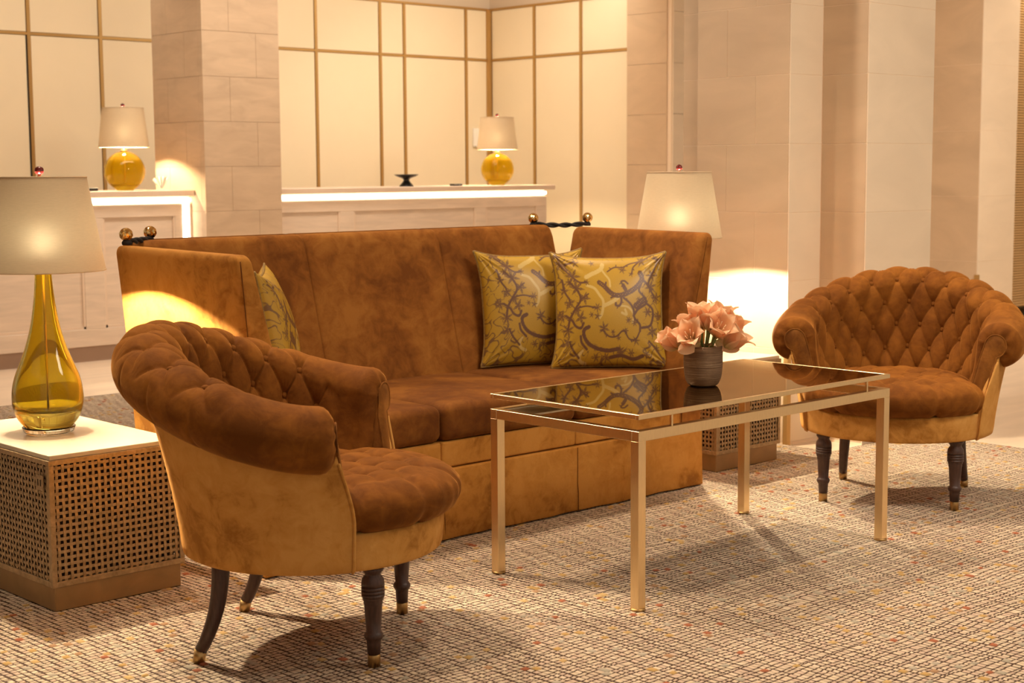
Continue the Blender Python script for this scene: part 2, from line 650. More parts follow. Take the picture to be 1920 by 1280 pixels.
# --- stone pier at the end of the side wall
wm = struct(box('wall_middle', X1 - 0.01, X1 + 0.5, 8.66, 9.0, FLOOR_Z, 3.25, M_MORTAR_L))
for k in range(8):
    z0_, z1_ = 0.42 * k, 0.42 * (k + 1)
    if z0_ > 3.2:
        break
    z1_ = min(z1_, 3.24)
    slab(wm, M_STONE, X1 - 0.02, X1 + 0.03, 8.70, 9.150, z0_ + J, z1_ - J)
    slab(wm, M_STONE_LIT, X1 + 0.0, X1 + 0.5, 8.645, 8.69, z0_ + J, z1_ - J)

# --- near stone piers on the right
wn = struct(box('wall_near_right', 5.6015, 5.86, 4.1915, 4.716, FLOOR_Z, 3.25, M_MORTAR_L))
box('core', 5.6415, 5.86, 4.716, 4.835, FLOOR_Z, 3.25, M_MORTAR_L, wn)
rows = [0.0, 0.42, 0.723, 1.025, 1.327, 1.629, 1.931, 2.233, 2.535, 2.84, 3.24]
for k in range(len(rows) - 1):
    z0_, z1_ = rows[k], rows[k + 1]
    ym = 4.716 - 0.526 * (0.64 if k % 2 == 0 else 0.33)
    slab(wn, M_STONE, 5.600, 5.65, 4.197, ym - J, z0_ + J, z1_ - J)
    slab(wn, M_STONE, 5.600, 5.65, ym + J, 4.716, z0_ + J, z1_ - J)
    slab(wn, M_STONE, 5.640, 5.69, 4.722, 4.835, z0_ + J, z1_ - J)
    slab(wn, M_STONE_LIT, 5.600, 5.831, 4.190, 4.196, z0_ + J, z1_ - J)
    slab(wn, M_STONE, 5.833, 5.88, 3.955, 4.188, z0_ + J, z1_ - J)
    slab(wn, M_STONE_LIT, 5.833, 6.354, 3.948, 3.954, z0_ + J, z1_ - J)
box('core', 5.8345, 6.354, 3.9495, 4.84, FLOOR_Z, 3.25, M_MORTAR_L, wn)
box('brass_corner', 5.588, 5.615, 4.178, 4.200, FLOOR_Z, 0.402, M_BRASS_TRIM, wn)

# --- far pier and the beaded screen beyond it
wf = struct(box('wall_far_right', 10.8225, 11.35, 6.3105, 6.85, FLOOR_Z, 3.25, M_MORTAR_L))
for k in range(7):
    z0_, z1_ = 0.5 * k, min(0.5 * (k + 1), 3.24)
    slab(wf, M_STONE, 10.821, 10.87, 6.316, 6.90, z0_ + J, z1_ - J)
    slab(wf, M_STONE_LIT, 10.821, 11.359, 6.309, 6.315, z0_ + J, z1_ - J)
box('brass_corner', 10.805, 10.835, 6.295, 6.325, FLOOR_Z, 0.40, M_BRASS_TRIM, wf)
ws = struct(box('wall_screen', 11.36, 13.2, 6.95, 7.05, FLOOR_Z, 3.25, M_MESHBACK))
for z in (0.09, 0.74, 1.15, 1.49, 1.83, 2.18, 2.6):
    box('shelf', 11.40, 13.0, 6.60, 6.95, z - 0.02, z + 0.02, M_BRASS_TRIM, ws)
vv, ff = [], []
for k in range(150):
    z = 0.10 + k * 0.0205
    q = box_vf(11.37, 13.0, 6.44, 6.446, z, z + 0.010)
    s_ = len(vv); vv += q[0]; ff += [tuple(i + s_ for i in t) for t in q[1]]
for k in range(55):
    x = 11.37 + k * 0.030
    q = box_vf(x, x + 0.014, 6.446, 6.452, 0.09, 3.2)
    s_ = len(vv); vv += q[0]; ff += [tuple(i + s_ for i in t) for t in q[1]]
o = mobj('bead_mesh', vv, ff, M_MESH, ws, False)
o['kind'] = 'stuff'
struct(box('wall_light_block', -2.6, -2.5, 0.5, 12.0, FLOOR_Z, 3.25, simple('brown_light_block', (0.42, 0.28, 0.16), 0.7)))  # unseen wall added to cut the light from the left
# closing wall far behind the piers
struct(box('wall_far', 13.2, 13.3, 3.0, 12.0, FLOOR_Z, 3.25, M_SOFFIT))

# ================================================================== RECEPTION COUNTERS
YC = 9.31


def counter(x0, x1, label, panels, led_end=None, over=0.0):
    t = empty('reception_counter', ((x0 + x1) / 2, YC + 0.3, FLOOR_Z), 0, label, 'counter', 'reception counters')
    ox, oy = (x0 + x1) / 2, YC + 0.3

    def B(name, a, b_, c, d, e, f, m, par=t, bev=0.0):
        return box(name, a - ox, b_ - ox, c - oy, d - oy, e - FLOOR_Z, f - FLOOR_Z, m, par, bev)
    B('counter_body', x0, x1, YC + 0.022, YC + 0.60, 0.09, 1.060, M_COUNTER)
    B('plinth', x0, x1, YC + 0.035, YC + 0.58, FLOOR_Z, 0.09, M_COUNTER_D)
    B('counter_top', x0, x1 + over, YC - 0.045, YC + 0.64, 1.060, 1.100, M_CTOP, t, 0.004)
    B('led_strip', x0, x1 - 0.01, YC - 0.006, YC + 0.010, 1.022, 1.046, M_LED)
    B('top_rail', x0, x1, YC, YC + 0.03, 0.925, 1.012, M_COUNTER, t, 0.003)
    B('bottom_rail', x0, x1, YC, YC + 0.03, 0.09, 0.205, M_COUNTER, t, 0.003)
    st = [x0] + [p for q in panels for p in q] + [x1]
    for k in range(0, len(st), 2):
        B('stile', st[k], st[k + 1], YC + 0.0005, YC + 0.03, 0.203, 0.927, M_COUNTER, t, 0.003)
    for (a, c) in panels:
        B('recessed_panel', a - 0.004, c + 0.004, YC + 0.014, YC + 0.03, 0.200, 0.930, M_COUNTER, t, 0)
        for (p, q, r_, s_) in ((a, a + 0.014, 0.206, 0.924), (c - 0.014, c, 0.206, 0.924)):
            B('moulding', p, q, YC + 0.004, YC + 0.02, r_, s_, M_CTOP)
        B('moulding', a, c, YC + 0.004, YC + 0.02, 0.206, 0.222, M_CTOP)
    if led_end:
        B('led_strip', led_end[0], led_end[1], YC - 0.004, YC + 0.008, 0.10, 1.02, M_LED)
    return t


counter(2.4, 5.7335, 'pale panelled reception counter left of the block pillar, with a glowing light strip', [(2.6, 3.55), (3.75, 4.917), (5.062, 5.602)], (5.662, 5.712))
counter(6.3545, 9.13, 'longer pale panelled reception counter right of the block pillar, under-lit top', [(6.45, 6.995), (7.123, 8.338), (8.453, 9.019)], None, 0.06)
CT = 1.1005


# ================================================================== LAMPS
def lamp_shade(parent, z0, z1, rb, rt, m, lin):
    n = 64
    pr = [(rb, z0), (rb * .75 + rt * .25, z0 * .75 + z1 * .25), ((rb + rt) / 2, (z0 + z1) / 2), (rt, z1)]
    v, f = lathe(pr, n, cap=False)
    sh = mobj('lamp_shade', v, f, m, parent)
    v, f = lathe([(0.012, z1 - 0.010), (rt * 0.985, z1 - 0.010), (rt * 0.985, z1 - 0.012), (0.012, z1 - 0.012)], n, cap=False)
    mobj('top_light_block', v, f, lin, sh)  # added disc that stops light leaving through the top of the shade
    for nm_, (r, z) in (('bottom_rim', (rb, z0)), ('top_rim', (rt, z1))):
        ring = [(r * math.cos(2 * PI * k / n), r * math.sin(2 * PI * k / n), z) for k in range(n)]
        v, f = tube(ring, 0.0022, 6, closed=True)
        mobj(nm_, v, f, m, sh)
    # spider
    sp = []
    for k in range(3):
        a = 2 * PI * k / 3 + .4
        sp.append(tube([(0, 0, z1 - 0.012), (rt * math.cos(a) * .98, rt * math.sin(a) * .98, z1 - 0.004)], 0.0018, 6))
    v, f = merge(sp)
    mobj('spider', v, f, M_BRASS_D, sh)
    return sh


def bulb_and_finial(t, zb, ztop, power, fr_=0.0135, rad=0.028):
    v, f = lathe(smooth_profile([(0.0001, zb + 0.022), (0.014, zb + 0.016), (0.020, zb), (0.016, zb - 0.018), (0.012, zb - 0.045)], 4)[::-1], 20)
    mobj('bulb', v, f, M_BULB if power > 12 else M_BULB2, t)
    v, f = lathe([(0.016, zb - 0.075), (0.016, zb - 0.045)], 16)
    mobj('socket', v, f, M_BRASS_D, t)
    v, f = tube([(0.034, 0, zb - 0.06), (0.040, 0, zb - 0.01), (0.036, 0, zb + 0.04), (0.0, 0, ztop - 0.010)], 0.002, 6)
    v2, f2 = tube([(-0.034, 0, zb - 0.06), (-0.040, 0, zb - 0.01), (-0.036, 0, zb + 0.04), (0.0, 0, ztop - 0.010)], 0.002, 6)
    v, f = merge([(v, f), (v2, f2)])
    mobj('harp', v, f, M_BRASS_D, t)
    v, f = lathe(smooth_profile([(0.0001, -fr_), (fr_ * .8, -fr_ * .6), (fr_, 0), (fr_ * .8, fr_ * .6), (0.0001, fr_)], 4), 24)
    fi = mobj('finial', v, f, M_FINIAL, t)
    fi.location = (0, 0, ztop + 0.006 + fr_)
    v, f = lathe([(0.006, ztop - 0.012), (0.007, ztop), (0.004, ztop + 0.008)], 16)
    mobj('finial_base', v, f, M_BRASS, t)


def table_lamp(x, y, z, label, power):
    t = empty('table_lamp', (x, y, z), 0, label, 'lamp', 'teardrop glass lamps beside the sofa')
    # teardrop glass body
    out = smooth_profile([(0.070, 0.022), (0.090, 0.048), (0.1025, 0.085), (0.1035, 0.125), (0.095, 0.170), (0.078, 0.215), (0.060, 0.262), (0.044, 0.320),
                          (0.033, 0.385), (0.0265, 0.445), (0.023, 0.51), (0.0215, 0.548)], 5)
    inn = smooth_profile([(0.018, 0.548), (0.0195, 0.51), (0.0225, 0.445), (0.028, 0.385), (0.038, 0.320), (0.053, 0.262), (0.070, 0.215), (0.086, 0.170),
                          (0.093, 0.125), (0.088, 0.085), (0.060, 0.066), (0.0001, 0.060)], 5)
    v, f = lathe([(0.0001, 0.022)] + out + inn, 56)
    mobj('glass_body', v, f, M_AMBER, t)
    v, f = lathe(smooth_profile([(0.060, 0.0), (0.072, 0.006), (0.078, 0.021)], 4) + [(0.0001, 0.0215)], 48)
    mobj('clear_glass_foot', v, f, M_CLEAR, t)
    v, f = lathe([(0.0035, 0.062), (0.0035, 0.56)], 10)
    mobj('centre_rod', v, f, M_BRASS, t)
    v, f = lathe([(0.020, 0.548), (0.020, 0.556), (0.010, 0.562)], 24)
    mobj('neck_cap', v, f, M_BRASS, t)
    bulb_and_finial(t, 0.572, 0.765, power)
    lamp_shade(t, 0.490, 0.765, 0.182, 0.135, M_SHADE, M_TOPBLOCK)
    return t


def counter_lamp(x, y, z, label, power):
    t = empty('counter_lamp', (x, y, z), 0, label, 'lamp', 'round glass lamps on the reception counters')
    out = [(0.060, 0.006)] + [(0.137 * math.sin(a), 0.130 - 0.135 * math.cos(a)) for a in np.linspace(0.50, PI - 0.16, 22)]
    inn = [(0.129 * math.sin(a), 0.130 - 0.127 * math.cos(a)) for a in np.linspace(PI - 0.17, 0.75, 18)] + [(0.0001, 0.05)]
    v, f = lathe([(0.0001, 0.0)] + [(0.055, 0.0)] + out + inn, 40)
    mobj('glass_body', v, f, M_AMBER2, t)
    v, f = lathe([(0.005, 0.052), (0.005, 0.28)], 10)
    mobj('centre_rod', v, f, M_BRASS, t)
    v, f = lathe([(0.024, 0.262), (0.022, 0.272), (0.010, 0.285)], 20)
    mobj('neck_cap', v, f, M_BRASS, t)
    bulb_and_finial(t, 0.40, 0.555, power)
    lamp_shade(t, 0.292, 0.555, 0.168, 0.138, M_SHADE, M_TOPBLOCK)
    return t


LAMP_A = (2.158, 4.34)
LAMP_B = (5.055, 4.355)
SIDE_Z = 0.4418
table_lamp(LAMP_A[0], LAMP_A[1], SIDE_Z, 'amber teardrop glass lamp on the near side table, left of the sofa', 15)
table_lamp(LAMP_B[0], LAMP_B[1], SIDE_Z, 'lamp with cream shade half hidden behind the right end of the sofa', 15)
counter_lamp(5.396, 9.60, CT, 'round amber glass lamp on the left reception counter', 9)
counter_lamp(8.844, 9.60, CT, 'round amber glass lamp near the end of the right reception counter', 7)

# ------------------------------------------------------------------ little things on the counters
v, f = lathe(smooth_profile([(0.058, 0.0), (0.050, 0.012), (0.028, 0.038), (0.024, 0.05), (0.032, 0.062), (0.075, 0.078), (0.096, 0.092)], 4)
             + [(0.092, 0.094), (0.060, 0.082), (0.0001, 0.076)], 40)
o = mobj('pedestal_bowl', v, f, M_BLACK)
o.location = (7.785, 9.50, CT)
tag(o, 'black pedestal dish standing on the right reception counter', 'bowl')
o = box('pen_tray', -0.045, 0.045, -0.03, 0.03, 0, 0.016, M_BLACK, None, 0.004)
o.location = (8.255, 9.45, CT)
tag(o, 'small black flat box on the counter between dish and lamp', 'box')
o = box('card_reader', -0.05, 0.05, -0.03, 0.03, 0, 0.022, M_BLACK, None, 0.004)
o.location = (5.075, 9.50, CT)
tag(o, 'small dark box on the left counter beside the big lampshade', 'box')
# folded white tissue fan
vv, ff = [], []
for k in range(9):
    a = math.radians(62 + k * 8.5)
    for r_ in (0.0, 1.0):
        rr = 0.012 + r_ * (0.085 if k % 2 else 0.075)
        vv.append((rr * math.cos(a) * 1.1, (0.012 if k % 2 else -0.012) * (0.3 + r_), rr * math.sin(a)))
for k in range(8):
    ff.append((2 * k, 2 * k + 2, 2 * k + 3, 2 * k + 1))
o = mobj('tissue', vv, ff, M_WHITE, None, False)
sm = o.modifiers.new('thick', 'SOLIDIFY')
sm.thickness = 0.004
o.location = (5.62, 9.50, CT)
o.rotation_euler = (0, 0, -0.75)
tag(o, 'folded white tissue standing on the left counter beside the lamp', 'tissue')
o = box('wall_thermostat', 9.725, 9.80, Y1 - 0.030, Y1 - 0.006, 1.44, 1.61, M_WHITE, None, 0.004)
tag(o, 'small white control box on the panelled wall behind the counter lamp', 'thermostat')

# ================================================================== RUG
RX1, RY1 = 6.24, 7.81
rug = empty('rug', (4.0, 4.0, FLOOR_Z), 0, 'cream mosaic patterned rug with dark brown grid under the seating', 'rug')
rb_o = [(-3.12, -2.96), (RX1 - 4.0, -2.96), (RX1 - 4.0, -0.065), (1.585, -0.065), (1.585, RY1 - 4.0), (-3.12, RY1 - 4.0)]
mobj('rug_backing', [(a, c, z) for z in (0, 0.009) for a, c in rb_o], [tuple(range(6))[::-1], tuple(range(6, 12))] + [(k, (k + 1) % 6, (k + 1) % 6 + 6, k + 6) for k in range(6)], M_RUGBASE, rug, False)


def build_rug():
    s = 0.0184
    nx = int((RX1 - 0.9) / s)
    quads, cols = [], []
    def wav(i, y):
        return 0.0013 * np.sin(y * 23.0 + i * 1.7) + 0.0010 * np.sin(y * 61 + i * 2.9) + 0.003 * np.sin(y * 4.1 + i * .31)
    base = np.array([[0.60, 0.465, 0.33], [0.56, 0.43, 0.305], [0.64, 0.51, 0.365], [0.55, 0.405, 0.295], [0.61, 0.485, 0.335]])
    spec = np.array([[0.50, 0.31, 0.11], [0.50, 0.31, 0.11], [0.55, 0.36, 0.15], [0.40, 0.34, 0.25], [0.36, 0.12, 0.055], [0.44, 0.37, 0.28], [0.40, 0.23, 0.12]])
    allv = []
    allc = []
    n = int((RY1 - 1.05) / s)
    grid = RY1 - 0.01 - np.arange(n + 1) * s
    off = np.zeros(n + 1)
    for i in range(nx):
        off = off * 0.93 + RNG.normal(0, 0.0011, n + 1)
        x0 = RX1 - 0.01 - (i + 1) * s
        ye = grid + off + 0.004 * np.sin(x0 * 9 + grid * 2.3) + 0.002 * np.sin(x0 * 31 + grid * 17)
        y1_, y0_ = ye[:-1], ye[1:]
        yc = (y0_ + y1_) / 2
        xc = x0 + s / 2
        keep = ~((xc > 5.58) & (yc > 3.935)) 
        if not keep.any():
            continue
        y0_, y1_, yc = y0_[keep], y1_[keep], yc[keep]
        m = len(yc)
        g = 0.0020
        xa = x0 + wav(i, yc) + g + RNG.uniform(-.0006, .0006, m)
        xa2 = x0 + wav(i, yc + s / 2) + g
        xb = x0 + s + wav(i + .0, yc) - g + RNG.uniform(-.0006, .0006, m)
        xb2 = x0 + s + wav(i, yc + s / 2) - g
        sk = RNG.uniform(-.0022, .0022, m)
        ya, yb = y0_ + g * 1.15, y1_ - g * 1.15
        isp = RNG.random(m) < 0.045

        gr = np.where(isp, 0.0026, 0.0)
        h = np.where(isp, 0.0125, 0.0098) + RNG.uniform(-.0002, .0002, m)
        P = np.zeros((m, 8, 3))
        cx = [(xa - gr, ya + sk - gr), (xb + gr, ya - sk - gr), (xb2 + gr, yb - sk + gr), (xa2 - gr, yb + sk + gr)]
        ins = 0.0010
        mxx, myy = (xa + xb) / 2, yc
        for q, (ax_, ay_) in enumerate(cx):
            P[:, q, 0] = ax_; P[:, q, 1] = ay_; P[:, q, 2] = 0.0088
            sc_ = np.where(isp, 0.62, 0.90)
            P[:, q + 4, 0] = mxx + (ax_ - mxx) * sc_
            P[:, q + 4, 1] = myy + (ay_ - myy) * sc_
            P[:, q + 4, 2] = h
        allv.append(P.reshape(-1, 3))
        # slow drifts of colour across the weave
        c = base[RNG.integers(0, len(base), m)] * RNG.uniform(0.93, 1.05, (m, 1))
        c[isp] = spec[RNG.integers(0, len(spec), isp.sum())]
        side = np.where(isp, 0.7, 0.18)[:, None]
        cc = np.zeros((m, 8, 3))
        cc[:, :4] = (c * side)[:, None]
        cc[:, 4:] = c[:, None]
        allc.append(cc.reshape(-1, 3))
    V = np.concatenate(allv); C = np.concatenate(allc)
    V[:, 0] -= 4.0; V[:, 1] -= 4.0
    n = len(V) // 8
    fq = np.array([[4, 5, 6, 7], [0, 1, 5, 4], [1, 2, 6, 5], [2, 3, 7, 6], [3, 0, 4, 7]])
    F = (np.arange(n)[:, None, None] * 8 + fq[None]).reshape(-1, 4).astype(np.int32)
    me = bpy.data.meshes.new('rug_tufts')
    me.vertices.add(len(V))
    me.vertices.foreach_set('co', V.astype(np.float32).ravel())
    me.loops.add(F.size)
    me.loops.foreach_set('vertex_index', F.ravel())
    me.polygons.add(len(F))
    me.polygons.foreach_set('loop_start', np.arange(0, F.size, 4, dtype=np.int32))
    me.polygons.foreach_set('loop_total', np.full(len(F), 4, dtype=np.int32))
    me.update(calc_edges=True)
    me.materials.append(M_RUG)
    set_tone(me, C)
    o = link(bpy.data.objects.new('rug_tufts', me), rug)
    o['kind'] = 'stuff'
    print('rug cells', n)


build_rug()
GZ = -0.0015   # top of the woven tufts


# ================================================================== SIDE TABLES
def side_table(x0, y0, label):
    W, D = 0.402, 0.70
    t = empty('side_table', (x0, y0, GZ), 0, label, 'side table', 'woven brass side tables at the ends of the sofa')
    box('plinth', 0, W, 0, D, 0, 0.070, M_PLINTH, t, 0.002)
    bx0, bx1, by0, by1 = -0.010, W + 0.010, -0.010, D + 0.010
    zb_, zt_ = 0.070, 0.428
    zt_ -= GZ; 
    box('marble_top', bx0 + 0.006, bx1 - 0.006, by0 + 0.006, by1 - 0.006, zt_ , SIDE_Z - GZ, M_MARBLE, t, 0.0015)
    box('top_frame', bx0, bx1, by0, by1, zt_ - 0.014, zt_, M_WEAVE, t, 0.001)
    box('bottom_frame', bx0, bx1, by0, by1, zb_, zb_ + 0.016, M_WEAVE, t, 0.001)
    for (a, c) in ((bx0, by0), (bx1 - 0.016, by0), (bx0, by1 - 0.016), (bx1 - 0.016, by1 - 0.016)):
        box('corner_post', a, a + 0.016, c, c + 0.016, zb_ + 0.016, zt_ - 0.014, M_WEAVE, t, 0.001)
    z0, z1 = zb_ + 0.016, zt_ - 0.014
    box('inner_shade_box', bx0 + 0.024, bx1 - 0.024, by0 + 0.024, by1 - 0.024, z0, z1, M_DARKIN, t)  # dark box added so the holes of the weave look shaded
    P = 0.0186

    def strap_mesh(length, n, phase, wid, name):
        """woven strap running along +x, facing -y, passing over and under"""
        V, F = [], []
        K = n * 4
        for i in range(K + 1):
            s_ = i / K * length
            off = 0.0014 * math.cos(PI * (s_ / length * n - 0.5) + phase)
            for (dy, dz) in ((-0.0006, -wid / 2), (-0.0006, wid / 2), (0.0006, wid / 2), (0.0006, -wid / 2)):
                V.append((s_, off + dy, dz))
        for i in range(K):
            for k in range(4):
                k2 = (k + 1) % 4
                F.append((i * 4 + k, (i + 1) * 4 + k, (i + 1) * 4 + k2, i * 4 + k2))
        return mesh_data(name, V, F, M_WEAVE, False)
    for (face, length, ox, oy, rz) in (('front', bx1 - bx0 - .032, bx0 + .016, by0 + .005, 0), ('left', by1 - by0 - .032, bx0 + .005, by1 - .016, -PI / 2),
                                       ('right', by1 - by0 - .032, bx1 - .005, by0 + .016, PI / 2), ('back', bx1 - bx0 - .032, bx1 - .016, by1 - .005, PI)):
        nc = int(round(length / P))
        nr = int(round((z1 - z0) / P))
        pc, pr_ = length / nc, (z1 - z0) / nr
        hm = [strap_mesh(length, nc, ph, 0.0086, 'horizontal_strap') for ph in (0, PI)]
        vm = [strap_mesh(z1 - z0, nr, ph, 0.0086, 'vertical_strap') for ph in (0, PI)]
        Rz = Matrix.Rotation(rz, 4, 'Z')
        base = Matrix.Translation((ox, oy, z0)) @ Rz
        for k in range(nr):
            o = link(bpy.data.objects.new('horizontal_strap', hm[k % 2]), t)
            o.matrix_local = base @ Matrix.Translation((0, 0, (k + .5) * pr_))
        for k in range(nc):
            o = link(bpy.data.objects.new('vertical_strap', vm[(k + 1) % 2]), t)
            # x(strap) -> z, z(strap) -> -x
            R = Matrix(((0, 0, -1, 0), (0, 1, 0, 0), (1, 0, 0, 0), (0, 0, 0, 1)))
            o.matrix_local = base @ Matrix.Translation(((k + .5) * pc, 0, 0)) @ R
    return t


ta = side_table(1.980, 3.985, 'cream-topped woven brass side table at the left end of the sofa')
side_table(4.862, 3.985, 'woven brass side table at the right end, seen beneath the coffee table')
# lock plate on the left face of the near one
lk = empty('x', (0, 0, 0))
bpy.data.objects.remove(lk)
o = box('lock_plate', -0.0165, -0.0145, 0.014, 0.058, 0.343, 0.387, M_WEAVE, ta, 0.0005)
o['label'] = 'plain square brass lock plate with two slots'
for yy in (0.026, 0.041):
    box('slot', -0.0170, -0.0164, yy, yy + 0.005, 0.356, 0.374, M_DARKIN, o)


# ================================================================== SOFA
SX0, SX1, SYF = 2.60, 4.61, 3.861
XM = (SX0 + SX1) / 2
sofa = empty('sofa', (XM, 4.25, GZ), 0, 'large rust-gold velvet high-armed sofa with three seat cushions', 'sofa')
SO = Vector((XM, 4.25, GZ))


def to_sofa(P):
    return P - np.array([XM, 4.25, GZ])


# frame body with skirt, slightly wavy
def bodyfn(P):
    P = P.copy()
    z = P[:, 2]
    t = np.clip((0.12 - (z + 0.12)) / 0.24, 0, 1)
    lower = np.clip((0.05 - z) / 0.17, 0, 1)
    fr = (P[:, 1] < 0)
    P[:, 1] += np.where(fr, -1, 0) * lower * (0.004 * np.sin(P[:, 0] * 14) + 0.003 * np.sin(P[:, 0] * 37 + 1))
    return P


def part_box(name, x0, x1, y0, y1, z0, z1, r, m, inner, fn=None, parent=sofa, seg=3):
    P, F = rbox((x1 - x0, y1 - y0, z1 - z0), r, fn, seg, inner)
    P = P + np.array([(x0 + x1) / 2, (y0 + y1) / 2, (z0 + z1) / 2])
    return mobj(name, to_sofa(P), F, m, parent)


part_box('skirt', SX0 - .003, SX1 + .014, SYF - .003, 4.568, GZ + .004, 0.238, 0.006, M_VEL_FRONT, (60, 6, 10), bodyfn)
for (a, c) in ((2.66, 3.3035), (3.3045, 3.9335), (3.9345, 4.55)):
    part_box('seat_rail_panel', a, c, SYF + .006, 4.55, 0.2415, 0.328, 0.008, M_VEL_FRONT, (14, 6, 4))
# seat cushions with a soft crown


def cushfn(P):
    P = P.copy()
    hx = np.abs(P[:, 0]).max(); hy = np.abs(P[:, 1]).max()
    u, w = P[:, 0] / hx, P[:, 1] / hy
    crown = (1 - u ** 4) * (1 - w ** 4)
    P[:, 2] += np.where(P[:, 2] > 0, 0.012 * crown, 0)
    P[:, 1] += np.where(w < -.5, -0.008 * (1 - u ** 2) * (1 - (P[:, 2] / .064) ** 2), 0)
    fold = np.sin(P[:, 0] * 55 + 5 * w) * np.exp(-((w + .1) / .7) ** 2)
    P[:, 2] += np.where(P[:, 2] > 0, 0.0009 * fold, 0)
    return P


for (a, c) in ((2.655, 3.303), (3.305, 3.933), (3.935, 4.53)):
    part_box('seat_cushion', a, c, SYF - .004, 4.52, 0.330, 0.450, 0.030, M_VEL_SEAT, (36, 30, 5), cushfn)


# back: three upholstered sections, leaning
def backfn(P):
    P = P.copy()
    z = P[:, 2] + 0.65
    lean = (z - 0.45) * 0.265
    P[:, 1] += lean
    front = P[:, 1] < lean
    P[:, 1] += np.where(front, (z > .5) * 0.012 * np.clip((z - .95) / .05, 0, 1), 0)
    thin = np.clip((z - 0.3) / 0.7, 0, 1)
    P[:, 1] -= np.where(front, 0, thin * 0.05)
    hx = 0.33
    P[:, 1] -= np.where(front, 0.004 * np.cos(P[:, 0] / hx * PI / 2), 0)
    return P


for i, (a, c) in enumerate(((2.645, 3.3036), (3.3044, 3.9336), (3.9344, 4.560))):
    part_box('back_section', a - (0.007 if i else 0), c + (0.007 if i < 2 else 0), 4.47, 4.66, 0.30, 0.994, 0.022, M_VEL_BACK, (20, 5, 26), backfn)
part_box('rear_panel', SX0 + .09, SX1 - .08, 4.56, 4.62, 0.242, 0.90, 0.02, M_VEL_FRONT, (10, 3, 10), lambda P: P + np.stack([0 * P[:, 0], 0.12 * (P[:, 2] + .36), 0 * P[:, 0]], 1))


# arms: tall, leaning out, tapering to the top
def armfn(side):
    def fn(P):
        P = P.copy()
        z = P[:, 2] + 0.4775 + 0.02
        u = np.clip((P[:, 0] + 0.06) / 0.12, 0, 1) if side > 0 else np.clip((0.06 - P[:, 0]) / 0.12, 0, 1)
        # u: 0 = inner face, 1 = outer face
        xo = 4.61 + 0.086 * z
        xi = 4.47 + 0.13 * np.clip(z, 0, .45) / .45 * 0.15 + 0.27 * np.clip(z - 0.45, 0, 1)
        xw = xi + (xo - xi) * u
        if side < 0:
            xw = 2 * XM - xw
        P[:, 0] = xw - (4.61 if side > 0 else SX0)
        yy = P[:, 1]
        # top falls back a touch and the rear corner is generously rounded
        P[:, 2] += np.clip((z - .8) / .18, 0, 1) * (0.010 * (yy + .38) / .76)
        P[:, 1] += np.clip(z / 1.0, 0, 1) * np.where(yy > 0, 0.0, 0.0)
        P[:, 0] += side * 0.004 * np.sin(z * 6) * u
        return P
    return fn


for side in (-1, 1):
    P, F = rbox((0.12, 0.711, 0.955), 0.030, armfn(side), 4, (4, 16, 26))
    P = P + np.array([4.61 if side > 0 else SX0, SYF + 0.3555, 0.4975])
    if side < 0:
        F = [tuple(q)[::-1] for q in F]
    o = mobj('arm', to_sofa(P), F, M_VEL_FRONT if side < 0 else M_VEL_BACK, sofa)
    # welt seam up the front edge of the arm
    pth = []
    for k in range(24):
        z = 0.05 + k * 0.0395
        x = (4.61 + 0.086 * z - 0.018) if side < 0 else (4.47 + 0.0195 * min(z, .45) / .45 + 0.27 * max(z - 0.45, 0) + 0.022)
        if side < 0:
            x = 2 * XM - x
        pth.append((x - XM, SYF - 0.0005 - 4.25, z - GZ))
    v, f = tube(pth, 0.0016, 5)
    mobj('arm_seam', v, f, M_VEL_SEAT, sofa)

# vertical seams on the skirt
for x in (3.304, 3.934):
    v, f = tube([(x - XM, SYF - 4.25 - 0.0035 - (0.003 if z < .1 else 0), z) for z in np.linspace(0.006, 0.235, 8)], 0.0018, 5)
    mobj('skirt_seam', v, f, M_VEL_SEAT, sofa)


# faceted gold finials with a twisted black cord between arm and back
def finial_set(pa, pb, sag, parent):
    for p in (pa, pb):
        V, F = [], []
        n, mm = 14, 9
        for i in range(mm + 1):
            ph = PI * i / mm
            for k in range(n):
                a = 2 * PI * (k + .5 * (i % 2)) / n
                rr = 0.0215 * (1.0 + 0.05 * (-1) ** k)
                V.append((p[0] + rr * math.sin(ph) * math.cos(a), p[1] + rr * math.sin(ph) * math.sin(a), p[2] + 0.0215 * math.cos(ph)))
        for i in range(mm):
            for k in range(n):
                k2 = (k + 1) % n
                if i % 2 == 0:
                    F += [(i * n + k, (i + 1) * n + k, i * n + k2), (i * n + k2, (i + 1) * n + k, (i + 1) * n + k2)]
                else:
                    F += [(i * n + k, (i + 1) * n + k, (i + 1) * n + k2), (i * n + k, (i + 1) * n + k2, i * n + k2)]
        o = mobj('knob', V, F, M_GOLD, parent, False)
        o['label'] = 'faceted gold ball knob'
        v, f = lathe([(0.014, p[2] - 0.034), (0.015, p[2] - 0.026), (0.010, p[2] - 0.018)], 16, p[0], p[1])
        mobj('knob_collar', v, f, M_CORD, parent)
    a, c = Vector(pa), Vector(pb)
    a.z -= 0.024; c.z -= 0.024
    d = c - a
    ln = d.length
    strands = []
    side_v = Vector((-d.y, d.x, 0)).normalized()
    for s_ in range(2):
        pth = []
        for k in range(41):
            t_ = k / 40
            ct = a.lerp(c, t_) - Vector((0, 0, sag * 4 * t_ * (1 - t_)))
            w_ = 2 * PI * t_ * ln / 0.11 + s_ * PI
            pth.append(ct + side_v * (0.0055 * math.cos(w_)) + Vector((0, 0, 0.0055 * math.sin(w_))))
        strands.append(tube(pth, 0.0062, 7))
    v, f = merge(strands)
    o = mobj('cord', v, f, M_CORD, parent)
    o['label'] = 'twisted black cord'


